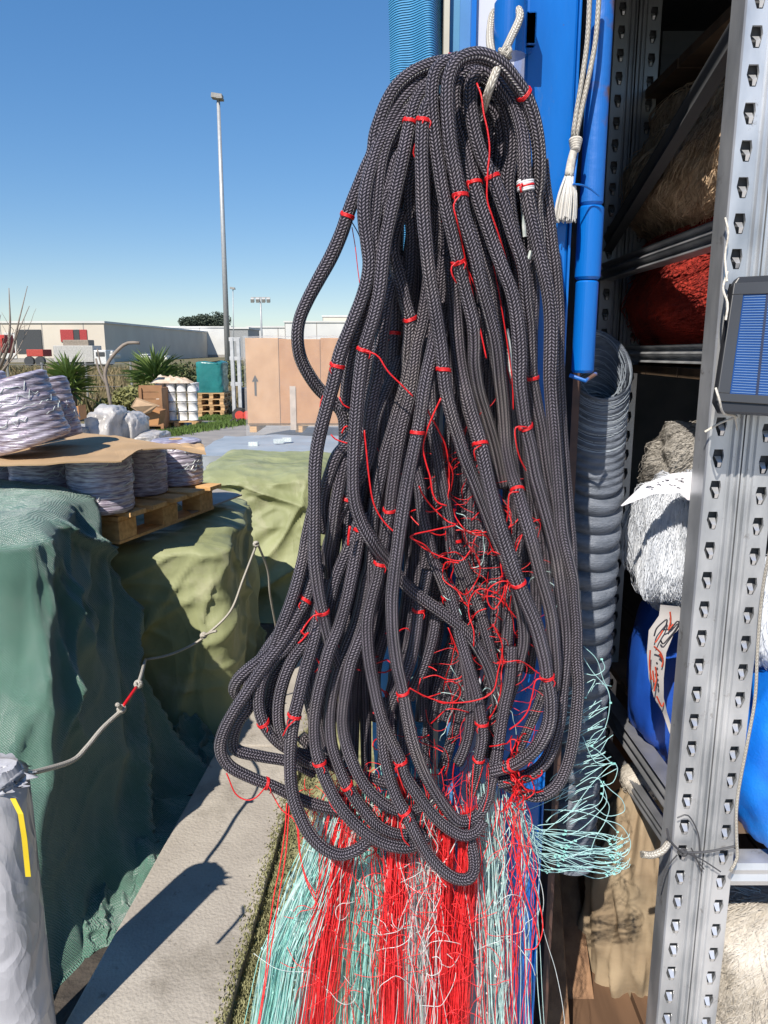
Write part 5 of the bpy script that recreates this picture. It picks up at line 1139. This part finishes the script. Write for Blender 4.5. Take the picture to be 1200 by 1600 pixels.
S('T9', [(582,880),(582,915),(578,950),(570,978),(560,1004),(549,1034),(541,1072),(536,1108),(536,1135),(544,1171),(560,1211),(581,1240),(608,1261),(636,1269),(660,1262),(690,1240)], [.8,1.4,1.8,2,2,2.2,2.2,1.6,.8])
S('T11', [(596,1090),(598,1130),(600,1168),(608,1208),(620,1246),(632,1268),(644,1294),(662,1327),(684,1354),(710,1372),(732,1373),(741,1358),(740,1336),(736,1315),(733,1280)], [.4,1.8,2.6,3,3.2,3,2.0,1.2])
S('T6', [(500,945),(497,970),(491,998),(484,1024),(475,1055),(467,1090),(460,1118),(455,1150),(453,1187),(455,1227),(463,1261),(480,1298),(504,1324),(531,1335),(556,1328),(574,1314),(592,1296)], [1.6,2.2,2.6,3,3.2,3.4,3.4,3,1.8], r=.0093)
S('T5', [(506,950),(492,980),(476,1004),(457,1030),(444,1060),(436,1095),(436,1130),(446,1160),(463,1180),(484,1192),(510,1198)], [1,1.6,1.8,2,1.8,1.4,.6], r=.0087)
# -- left edge cascade
S('U1', [(498,760),(489,800),(481,838),(475,872),(464,912),(453,945),(440,978),(427,1010),(408,1030),(388,1046),(372,1062),(366,1078),(374,1090)], [.4,1.2,1.8,2,1.8,1.4,.6], r=.0087)
S('U2', [(500,880),(488,904),(477,938),(467,956),(454,980),(437,1008),(420,1030),(400,1058),(383,1084),(366,1110),(350,1141),(345,1170),(358,1196),(394,1216),(427,1229),(459,1245),(491,1258),(522,1264),(550,1262)], [.6,1.6,2,2.4,2.8,2.6,2,1.4,.6], r=.0087)
S('U3', [(486,930),(474,966),(462,992),(446,1014),(427,1030),(410,1060),(404,1093),(409,1124),(424,1149),(444,1167),(470,1178),(500,1184)], [.6,1.4,1.8,2.2,2.2,1.6,.4], r=.0086)
S('U4', [(494,850),(482,890),(472,925),(460,958),(446,990),(424,1018),(402,1042),(388,1070),(390,1100),(372,1128),(364,1156),(372,1173),(410,1182),(444,1188),(468,1196),(490,1208)], [-.4,.6,1,1.4,1.6,1.4,.8,0], r=.0086)
S('U5', [(480,960),(466,990),(448,1030),(430,1055),(424,1080),(420,1110),(432,1140),(456,1152)], [.2,.6,.8,1,.4], r=.0084)
S('W1', [(482,860),(476,900),(462,935),(450,965),(436,990),(420,1012),(404,1036)], [.4,.8,1,1,.8], r=.0086)
# rear horizontals at the bottom
S('R1', [(470,1150),(500,1180),(530,1200),(566,1212),(600,1222),(628,1226),(660,1222)], [-.4,-.2,0,-.4])
S('R2', [(520,1240),(552,1262),(590,1285),(630,1300),(668,1300),(696,1290)], [-.2,0,.2,0])
# right lower interior strands
S('AA', [(668,890),(662,920),(655,948),(650,988),(642,1029),(630,1062),(614,1094),(608,1112),(606,1140)], [-.6,-.2,.2,.6,.6,.2], r=.0086)
S('AB', [(684,940),(677,990),(666,1029),(652,1064),(640,1090)], [-1,-.6,-.6,-1], r=.0086)
S('BB', [(668,500),(669,555),(672,610),(674,645),(677,676),(684,712),(690,750),(696,782),(702,818),(706,860),(722,900),(740,950)], [-3,-1.4,-.6,-.2,-.2,-.6,-1.4,-2], r=.0084)
S('CC', [(648,730),(656,765),(660,806),(668,840),(676,872),(690,905),(706,950),(716,985),(724,1018),(732,1060),(737,1100),(734,1140),(726,1170),(716,1192)], [-.8,-.2,-.2,-.6,-.8,-.4,0,0,-.6], r=.0087)
S('DD', [(700,915),(712,960),(720,996),(730,1033),(743,1077),(750,1112),(754,1150),(748,1187),(744,1214),(736,1240)], [-.4,0,.6,.6,.4,0], r=.0087)
S('EE', [(800,1010),(797,1060),(788,1104),(781,1150),(776,1190),(768,1225),(764,1250)], [-.4,.4,.8,.8,.4], r=.0087)
S('FF', [(690,790),(706,836),(722,880),(742,930),(758,980),(770,1030),(776,1080),(768,1130),(762,1180)], [-1.6,-1.2,-1,-1,-1.4], r=.0087)
S('GG', [(784,560),(790,630),(798,700),(806,760),(812,820),(806,880),(798,930),(794,980),(790,1040)], [-3,-1.2,-1,-1,-1.4], r=.0087)
# shaded back filling loops
rb = random.Random(21)
for i in range(36):
    f = (i % 18+.5)/18; wob = rb.uniform(-14, 14); low = rb.uniform(1080, 1250); dd_ = rb.uniform(-3.8, -2.8)
    def env(v, f=f):
        L_ = np.interp(v, [110, 200, 300, 420, 560, 700, 820, 950, 1060, 1200], [690, 630, 600, 596, 560, 530, 520, 500, 470, 500])
        R_ = np.interp(v, [110, 200, 300, 420, 560, 700, 820, 950, 1060, 1200], [770, 810, 820, 830, 835, 845, 858, 868, 860, 800])
        return L_+(R_-L_)*f
    if f > .66 and i > 17: low = rb.uniform(820, 950)
    pts = [(env(v)+wob*math.sin(v*.009+i)+rb.uniform(-4, 4), v) for v in range(150, int(low), 75)]
    S('back%d' % i, pts, [-.8, dd_, dd_+rb.uniform(-.5, .5), dd_, dd_+.4], r=.0087)

# red whipping ties
def nearest(name, u, v):
    sp = STR[name][0]; best = None
    for i, p in enumerate(sp):
        D = p.y*CS-(p.z-CAMZ)*SN; uu = 600+1200*p.x/D; vv = 800-1200*(p.y*SN+(p.z-CAMZ)*CS)/D; e = (uu-u)**2+(vv-v)**2
        if best is None or e < best[0]: best = (e, i)
    return best[1]
def tie(name, u, v, m=M_RED, turns=3, tw=.0010, tail=None, nm='twine_tie'):
    i = nearest(name, u, v); sp, rs = STR[name]; p = sp[i]; t = (sp[min(i+2, len(sp)-1)]-sp[max(i-2, 0)]).normalized(); r = rs[i]+.0005
    a = t.orthogonal().normalized(); b_ = t.cross(a); mb = MB(); rr = random.Random(int(u*7+v)); tl = rr.uniform(-.25, .25)
    n = 14*turns; pts = []
    for k in range(n+1):
        an = 2*math.pi*k/14; s = (k/n-.5)*turns*tw*1.5; pts.append(p+t*(s+tl*r*math.cos(an+rr.random()*.1))+(a*math.cos(an)+b_*math.sin(an))*r)
    mb.tube(pts, tw, 5)
    front = p+Vector((0, -r-.001, 0))
    if rr.random() < .6 and m is M_RED:
        side = Vector((rr.choice((-1, 1)), 0, 0)); mb.tube(spline([front+side*r*.6, front+side*r*.9+Vector((0, -.002, -.004)), front+side*(r*.7)+Vector((0, -.001, -.010))], .003), tw*.8, 4)
    mb.build(nm, m, nb, smooth=True)
    if tail:
        q_ = [front]+[P(uu, vv, front.y-.002+dz) for uu, vv, dz in tail]; mb = MB(); mb.tube(spline(q_, .004), .0011, 5); mb.build('loose_twine', M_RED, nb, smooth=True)
TIES = [('A', 702, 97, None), ('A', 543, 337, None), ('C', 640, 192, None), ('D2', 633, 176, None), ('J', 663, 187, [(652, 215, .01), (646, 240, .02), (652, 250, .02)]),
        ('L', 819, 147, None), ('L', 719, 308, [(709, 320, 0), (714, 345, .0), (722, 380, .02), (732, 430, .03), (745, 490, .03), (760, 560, .03)]),
        ('N', 742, 287, None), ('O', 771, 279, None), ('K', 717, 411, [(706, 416, 0), (706, 428, .0), (713, 442, .005)]), ('I', 640, 498, None),
        ('H', 615, 519, None), ('C', 568, 548, [(580, 551, 0), (592, 558, 0), (606, 580, -.002), (626, 600, -.002), (645, 619, 0)]), ('B', 528, 574, None), ('J', 692, 579, None), ('M', 750, 694, [(741, 703, 0), (743, 718, .005)]),
        ('J', 652, 677, None), ('N', 822, 667, [(806, 668, 0), (806, 690, 0), (812, 715, .01), (822, 735, .02)]), ('L', 807, 767, [(796, 772, 0), (794, 800, 0), (790, 822, .01)]), ('Q', 896, 936, None), ('O', 832, 590, None),
        ('V', 610, 794, None), ('B', 505, 954, [(490, 962, 0), (478, 976, 0), (470, 990, -.001), (476, 978, -.001)]), ('U2', 476, 940, None), ('Z', 553, 830, None), ('V', 581, 879, None), ('T6', 461, 1116, [(462, 1124, -.001), (450, 1135, -.001), (442, 1150, 0)]),
        ('J', 631, 1082, None), ('M', 855, 1057, [(838, 1062, 0), (832, 1085, 0), (825, 1110, .002), (812, 1128, .005), (796, 1140, .01)]), ('Z', 499, 1192, None), ('V2', 542, 1226, None), ('V', 626, 1190, [(620, 1200, 0), (628, 1225, .002), (634, 1240, .01)]), ('T11', 632, 1268, [(626, 1285, 0), (630, 1310, 0), (640, 1322, .004)]), ('U2', 416, 1222, [(400, 1246, 0), (385, 1250, 0), (368, 1240, 0), (357, 1215, 0), (354, 1208, 0)]),
        ('P', 805, 1236, None), ('J', 769, 1210, None), ('DD', 752, 1130, None), ('CC', 704, 930, None), ('FF', 708, 850, None), ('AA', 656, 952, None), ('M', 796, 916, None), ('J', 800, 912, [(785, 908, 0), (764, 920, 0), (762, 940, 0), (772, 952, .002), (784, 935, .004), (790, 912, .006)]), ('M', 800, 1197, None), ('U3', 412, 1130, None), ('G2', 544, 778, None), ('DD', 748, 1186, None)]
for t in TIES: tie(t[0], t[1], t[2], tail=t[3])
tie('N', 806, 1218, turns=5)
tie('P', 822, 290, m=mat('white_tape', (.75, .74, .74), rough=.5), turns=5, tw=.0016, nm='white_tape')
tie('P', 822, 291, turns=1, tw=.0019)
# free red and white filaments in and over the bundle
def fil(pts, d, r, nm, m):
    mb = MB(); ds = d if isinstance(d, (list, tuple)) else [d]*len(pts)
    mb.tube(spline([P(u, v, dy(k)) for (u, v), k in zip(pts, np.interp(np.linspace(0, 1, len(pts)), np.linspace(0, 1, len(ds)), ds))], .004), r, 5); return mb.build(nm, m, nb, smooth=True)
fil([(745,130),(752,150),(756,178),(762,205),(765,235),(762,270),(761,310),(768,335),(780,370),(792,410),(803,455)], [2.8,3.2,3.4,3,1], .0011, 'loose_twine', M_RED)
fil([(781,205),(784,240),(788,270),(790,290)], 0, .0009, 'loose_twine', M_RED)
fil([(690,345),(712,380),(735,430),(755,480),(775,520),(790,570),(798,600)], -1, .0009, 'loose_twine', M_RED)
fil([(770,350),(785,400),(800,450)], 0, .0009, 'loose_twine', M_RED); fil([(768,400),(780,460),(790,520),(800,590),(802,640)], -.5, .0009, 'loose_twine', M_RED)
fil([(550,355),(555,385),(559,420),(563,450)], .5, .0006, 'loose_twine', M_RED); fil([(548,344),(560,365),(567,385)], .5, .0007, 'loose_twine', M_ROPE)
fil([(668,450),(662,475),(655,500),(650,530)], 0, .0013, 'loose_twine', M_RED)
fil([(569,672),(572,700),(576,740),(582,780),(592,804),(606,822),(622,836)], [3.2,3.2,3.2,3,3.2], .0012, 'loose_twine', M_RED)
fil([(689,622),(676,650),(666,676),(661,700),(666,725),(672,745),(676,770),(684,785),(698,790)], 3, .0012, 'loose_twine', M_RED)
fil([(668,640),(674,652),(685,672),(697,700),(702,740),(700,770)], [1,1,0,-1], .0013, 'loose_twine', M_RED)
fil([(655,760),(662,775),(678,795),(700,815),(712,820),(678,828),(641,838),(664,852),(680,872)], [3,2,1,1,1.5,2,2.6,2,1], .0011, 'loose_twine', M_RED)
fil([(641,836),(660,855),(690,870),(720,876),(735,860)], 1.5, .0010, 'loose_twine', M_RED)
fil([(530,620),(536,632),(547,638)], 3, .0010, 'loose_twine', M_RED); fil([(517,679),(524,686),(534,690),(544,693)], 2.6, .0010, 'loose_twine', M_RED); fil([(534,677),(538,668),(543,666)], 2.6, .0012, 'loose_twine', M_RED)
fil([(640,1075),(665,1088),(700,1098),(745,1094),(770,1080),(778,1050),(785,1010),(770,975)], [3,2,1.4,1,1.4], .0011, 'loose_twine', M_RED)
fil([(660,1060),(680,1055),(700,1062),(720,1058),(722,1040),(710,1005),(700,980)], -.2, .0009, 'loose_twine', M_RED)
fil([(505,618),(501,628),(500,640)], 2.6, .0008, 'loose_twine', M_RED)
fil([(547,822),(545,835),(544,852)], 3, .0018, 'loose_twine', M_RED)
for (pts) in ([(470,985),(476,992),(482,988),(472,1000),(466,1005)], [(494,1028),(500,1040),(492,1050)]): fil(pts, 2.2, .0013, 'loose_twine', M_RED)
# white/paper slivers
for pts in ([(816,318),(818,345),(820,370)], [(830,392),(826,405)], [(792,514),(796,545),(799,590)]): mb = MB(); mb.tube(spline([P(u, v, 1.09) for u, v in pts], .01), .0025, 4); mb.build('white_sliver', M_WHITEN, nb)

# tangle of red monofilament inside the bundle
rt = random.Random(33)
def tangle(n, fu, m, r, nm, dr=(-1.6, .2), size=(14, 46), rr=rt):
    mb = MB()
    for _ in range(n):
        u0, v0 = fu(); d0 = rr.uniform(*dr); s = rr.uniform(*size); a = rr.uniform(0, 6.28); pts = []; cu = rr.gauss(0, .32)
        for k in range(8): pts.append(P(u0, v0, dy(d0+.5*math.sin(k+a)))); u0 += s*.45*math.cos(a); v0 += s*.45*math.sin(a)*1.2; a += cu+rr.gauss(0, .38)
        mb.tube(spline(pts, .005), r, 4, cap=False)
    return mb.build(nm, m, nb, smooth=True)
def red_reg():
    v = rt.uniform(690, 1290); c = np.interp(v, [690, 800, 900, 1000, 1150, 1290], [700, 735, 770, 770, 715, 740]); return c+rt.gauss(0, np.interp(v, [690, 900, 1100, 1290], [12, 30, 45, 60])), v
tag(tangle(90, red_reg, M_RED, .0005, 'red_tangle', (-2.4, -.2)), kind='stuff')
tag(tangle(26, red_reg, M_RED, .0010, 'red_tangle', (-.6, .8)), kind='stuff')
tag(tangle(18, lambda: (rt.gauss(745, 45), rt.uniform(780, 1200)), M_TEALP, .0005, 'pale_tangle', (-2, .2), (8, 24)), kind='stuff')
def leftred():
    return rt.gauss(478, 14), rt.uniform(960, 1010)
tag(tangle(16, lambda: (rt.uniform(455, 640), rt.uniform(985, 1210)), M_RED, .0011, 'red_tangle', (-.8, .8), (8, 22)), kind='stuff')
tag(tangle(26, lambda: (rt.gauss(806, 10), rt.gauss(1215, 22)), M_RED, .0011, 'red_tangle', (1.2, 2.4), (6, 16)), kind='stuff')

# ------------------------------------------------------------------ net skirt
rn = random.Random(77)
def hang(n, top, bot, wt_, wb, m, r, nm, d0=0, dd=1.2, wav=6, knots=0, km=None, curl=.5, rnd=rn):
    """n filaments between polyline top->bot (photo px centre lines), spread wt_..wb px"""
    mb = MB(); kb = MB()
    path = [top]+(bot if isinstance(bot[0], tuple) else [bot])
    for _ in range(n):
        s = rnd.gauss(0, .45); s = max(-1, min(1, s)); ph = rnd.uniform(0, 6.28); fr = rnd.uniform(1, 4); w1 = rnd.uniform(0, wav); dz = d0+rnd.gauss(0, dd)*.6; ds = rnd.gauss(0, .3); pts = []
        st = rnd.uniform(-.02, .12)
        for k in range(13):
            f = st+(1-st)*k/12; q_ = f*(len(path)-1); i = min(int(q_), len(path)-2); t = q_-i; i = max(i, 0)
            u = path[i][0]*(1-t)+path[i+1][0]*t; v = path[i][1]*(1-t)+path[i+1][1]*t
            wdt = wt_+(wb-wt_)*f; u += wdt*(s+ds*f)+w1*math.sin(ph+fr*f*6.28)+w1*.5*noise.noise(Vector((f*9, ph, 1)))
            pts.append(P(u, v, dy(dz+.5*math.sin(ph+f*5))))
        sp = spline(pts, .008); mb.tube(sp, r*rnd.uniform(.7, 1.25), 4, cap=False)
        for _k in range(knots):
            p = rnd.choice(sp); kb.box(p, (r*5, r*5, r*3.4), rz=rnd.random(), ry=rnd.random())
    o = tag(mb.build(nm, m, nb, smooth=True), kind='stuff')
    if knots: tag(kb.build('net_knots', km or m, o), kind='stuff')
    return o
def sheet_mat(name, c1, c2, a0, a1):
    m, n, b = new(name); L = n.links.new; uv = N(n, 'ShaderNodeUVMap'); mp = N(n, 'ShaderNodeMapping'); mp.inputs['Scale'].default_value = (34, 1.6, 1); L(uv.outputs[0], mp.inputs[0])
    z = N(n, 'ShaderNodeTexNoise'); z.inputs['Scale'].default_value = 1; z.inputs['Detail'].default_value = 6; z.inputs['Distortion'].default_value = .6; L(mp.outputs[0], z.inputs[0])
    r = N(n, 'ShaderNodeValToRGB'); e = r.color_ramp.elements; e[0].position = .36; e[1].position = .64; e[0].color = (*c2, 1); e[1].color = (*c1, 1); L(z.outputs[0], r.inputs[0]); L(r.outputs[0], b.inputs['Base Color'])
    m2 = N(n, 'ShaderNodeMapping'); m2.inputs['Scale'].default_value = (22, 2.4, 1); m2.inputs['Location'].default_value = (3, 7, 0); L(uv.outputs[0], m2.inputs[0])
    z2 = N(n, 'ShaderNodeTexNoise'); z2.inputs['Detail'].default_value = 5; z2.inputs['Scale'].default_value = 1; L(m2.outputs[0], z2.inputs[0])
    ra = N(n, 'ShaderNodeMapRange'); ra.inputs[1].default_value = .35; ra.inputs[2].default_value = .6; ra.inputs[3].default_value = a0; ra.inputs[4].default_value = a1; L(z2.outputs[0], ra.inputs[0]); L(ra.outputs[0], b.inputs['Alpha'])
    bp = N(n, 'ShaderNodeBump'); bp.inputs['Distance'].default_value = .004; L(z.outputs[0], bp.inputs['Height']); L(bp.outputs[0], b.inputs['Normal'])
    b.inputs['Roughness'].default_value = .38; return m
SH_T = sheet_mat('teal_net_sheet', (.50, .80, .72), (.26, .60, .53), .15, .92); SH_P = sheet_mat('pale_net_sheet', (.74, .84, .80), (.45, .66, .62), .05, .75); SH_R = sheet_mat('red_net_sheet', (.95, .07, .07), (.70, .015, .02), .2, .97)
def sheet(cl, m, d0, nm, seed, fold=1.1):
    # a gathered panel of fine net: centre line (u, v, half width px), folded in depth
    def f(a, b_):
        q_ = b_*(len(cl)-1); i = min(int(q_), len(cl)-2); t = q_-i; u, v, w_ = [cl[i][k]*(1-t)+cl[i+1][k]*t for k in range(3)]
        x = (a-.5)*2; ed = 1+.22*noise.noise(Vector((b_*5, seed, x*.5)))
        return P(u+w_*x*ed+4*noise.noise(Vector((a*6, b_*3, seed))), v, dy(d0+fold*fbm(a*4.5+.8*b_, b_*1.6, seed, 3)))
    mb = MB(); mb.grid(f, 70, 60); mb.build(nm, m, nb, smooth=True)
sheet([(570, 1240, 50), (520, 1350, 50), (462, 1490, 52), (405, 1790, 52)], SH_T, -1.4, 'teal_panel', 1)
sheet([(598, 1240, 42), (588, 1350, 50), (572, 1490, 52), (548, 1790, 52)], SH_T, -1.9, 'teal_panel', 2)
sheet([(656, 1240, 46), (668, 1350, 56), (668, 1490, 62), (660, 1790, 66)], SH_T, -2.3, 'teal_panel', 3)
sheet([(540, 1262, 34), (500, 1370, 34), (455, 1500, 40), (420, 1790, 46)], SH_P, -.4, 'pale_panel', 4)
sheet([(648, 1262, 24), (650, 1350, 30), (650, 1490, 34), (640, 1790, 36)], SH_P, -.2, 'pale_panel', 5)
sheet([(764, 1230, 16), (768, 1340, 19), (772, 1470, 24), (785, 1790, 26)], SH_P, -1.0, 'pale_panel', 6)
sheet([(545, 1262, 18), (524, 1350, 20), (505, 1470, 24), (474, 1790, 28)], SH_R, .1, 'red_panel', 7, .8)
sheet([(625, 1262, 10), (618, 1350, 12), (612, 1480, 16), (614, 1790, 18)], SH_R, 0, 'red_panel', 8, .8)
sheet([(700, 1262, 14), (694, 1350, 15), (690, 1480, 19), (680, 1790, 20)], SH_R, .1, 'red_panel', 9, .8)
sheet([(730, 1270, 14), (731, 1350, 15), (721, 1480, 18), (700, 1790, 20)], SH_R, .1, 'red_panel', 10, .8)
# base, from behind to front
hang(150, (572, 1225), [(520, 1350), (455, 1500), (400, 1790)], 60, 34, M_TEAL, .00065, 'teal_netting', -.6, 1.0, 4, 1, M_TEALP)
hang(110, (592, 1225), [(585, 1350), (570, 1500), (545, 1790)], 46, 40, M_TEAL, .00065, 'teal_netting', -1.0, 1.0, 4, 1, M_TEALP)
hang(90, (640, 1200), [(655, 1350), (660, 1500), (655, 1790)], 50, 40, M_TEAL, .00065, 'teal_netting', -1.4, .8, 4, 1, M_TEALP)
hang(80, (760, 1225), [(768, 1330), (772, 1460), (785, 1790)], 18, 26, M_TEALP, .00062, 'pale_netting', -.6, 1.0, 5, 1, M_WHITEN)
hang(60, (540, 1250), [(505, 1380), (470, 1500), (430, 1790)], 50, 60, M_TEALP, .00062, 'pale_netting', -.3, 1, 6, 1, M_WHITEN)
hang(44, (640, 1250), [(650, 1350), (648, 1480), (640, 1790)], 50, 60, M_WHITEN, .00055, 'pale_netting', -.3, 1, 6)
hang(90, (540, 1240), [(525, 1350), (505, 1470), (470, 1790)], 24, 30, M_REDNET, .00068, 'red_netting', 0, .8, 4)
hang(150, (625, 1220), [(618, 1350), (612, 1480), (615, 1790)], 12, 20, M_REDNET, .0009, 'red_netting', 0, .6, 4)
hang(80, (700, 1255), [(694, 1350), (690, 1480), (680, 1790)], 16, 22, M_REDNET, .00068, 'red_netting', .1, .6, 3)
hang(80, (728, 1262), [(732, 1350), (722, 1480), (700, 1790)], 16, 22, M_REDNET, .00068, 'red_netting', .2, .6, 4)
hang(60, (640, 1200), [(640, 1350), (640, 1500), (640, 1790)], 150, 150, M_REDNET, .0006, 'red_netting', .6, 1, 14)
hang(24, (650, 1240), [(650, 1350), (650, 1500), (650, 1790)], 150, 160, M_WHITEN, .0006, 'pale_netting', .7, 1, 14)
hang(20, (800, 1240), [(820, 1340), (815, 1440), (790, 1790)], 26, 44, M_REDNET, .00068, 'red_netting', 0, 1, 9)
hang(20, (800, 1240), [(800, 1340), (800, 1440), (800, 1790)], 30, 50, M_TEALP, .0006, 'pale_netting', 0, 1, 12)
# fine loose arcs hanging across the skirt
tag(tangle(70, lambda: (rt.uniform(500, 790), rt.uniform(1290, 1600)), M_REDNET, .0005, 'red_tangle', (.4, 1.8), (20, 50)), kind='stuff')
tag(tangle(22, lambda: (rt.uniform(500, 790), rt.uniform(1290, 1600)), M_WHITEN, .0005, 'pale_tangle', (.4, 1.8), (16, 44)), kind='stuff')
tag(tangle(110, lambda: (rt.uniform(490, 590), rt.uniform(1215, 1310)), M_REDNET, .0006, 'red_tangle', (-.8, .4), (8, 20)), kind='stuff')
tag(tangle(60, lambda: (rt.uniform(510, 590), rt.uniform(1240, 1320)), M_WHITEN, .0005, 'pale_tangle', (-.8, .4), (12, 30)), kind='stuff')
for pts in ([(448,1255),(445,1300),(436,1360),(428,1400),(420,1460),(414,1530),(400,1620)], [(452,1258),(447,1330),(436,1400),(424,1480),(404,1610)], [(424,1238),(440,1265),(462,1285),(468,1330),(478,1370),(494,1400)], [(466,1290),(470,1340),(480,1380),(500,1420)], [(805,1300),(822,1350),(842,1410),(848,1450),(838,1480),(820,1484)], [(800,1300),(812,1370),(835,1440),(842,1470)]):
    fil(pts, 1, .0010, 'loose_twine', M_REDNET)
# teal mesh loops fanning out to the right
mb = MB(); kb = MB(); rf_ = random.Random(5)
for k in range(34):
    f = rf_.random(); tipu = 985-26*rf_.random(); tipv = 1310+58*f; mid = (870+rf_.gauss(0, 10), 1290+60*f+rf_.gauss(0, 8)); st = (800+rf_.gauss(0, 8), 1262+rf_.gauss(0, 8))
    d = rf_.uniform(-2.2, .4); sp = spline([P(st[0], st[1], dy(d)), P(830+rf_.gauss(0, 6), 1290+40*f, dy(d-.4)), P(mid[0], mid[1]+8, dy(d-.8)), P(930, tipv-6+rf_.gauss(0, 8), dy(d-1)), P(tipu-8, tipv, dy(d-1)), P(tipu, tipv-8, dy(d-1.2))], .006)
    mb.tube(sp, .0006, 4)
    for p in (sp[int(len(sp)*.55)], sp[int(len(sp)*.9)]): kb.box(p+Vector((0, -.001, 0)), (.004, .002, .0022), ry=rf_.random())
for pts in ([(812,1270),(850,1255),(890,1235),(925,1215),(942,1225),(940,1250),(925,1262),(890,1270),(850,1300),(820,1320)], [(840,1290),(880,1280),(925,1225),(955,1195),(965,1200),(958,1222),(940,1228)], [(905,1160),(930,1170),(955,1192)], [(860,1305),(900,1300),(935,1270),(948,1250),(940,1222)], [(930,1262),(950,1275),(975,1268),(972,1250),(955,1235),(942,1222)], [(940,1280),(970,1290),(985,1315),(980,1335),(965,1340)], [(850,1265),(905,1268),(945,1282),(965,1300)], [(912,1010),(932,1030),(942,1060),(952,1085),(952,1110),(944,1140),(925,1165)], [(912,1028),(926,1050),(948,1075),(954,1098)], [(910,1150),(930,1190),(960,1193)], [(912,1052),(930,1055),(945,1045),(940,1030)],
            [(915,1068),(930,1062),(915,1090)], [(920,1340),(930,1310),(945,1285),(952,1260),(940,1240)]):
    mb.tube(spline([P(u, v, dy(-1.2)) for u, v in pts], .005), .00065, 4); kb.box(P(pts[-1][0], pts[-1][1], dy(-1.2)), (.0035, .002, .0022))
for k in range(60):
    u = rf_.uniform(850, 925); v = rf_.uniform(1080, 1290); pts = [(u, v), (u+rf_.uniform(8, 22), v-rf_.uniform(4, 16)), (u+rf_.uniform(24, 44), v-rf_.uniform(8, 30))]; mb.tube(spline([P(a, b_, dy(-1.6)) for a, b_ in pts], .006), .0006, 4)
o = tag(mb.build('mesh_loops', mat('faded_teal', (.42, .66, .64), (.28, .50, .50), rough=.35), nb, smooth=True), kind='stuff'); tag(kb.build('net_knots', M_TEAL, o), kind='stuff')
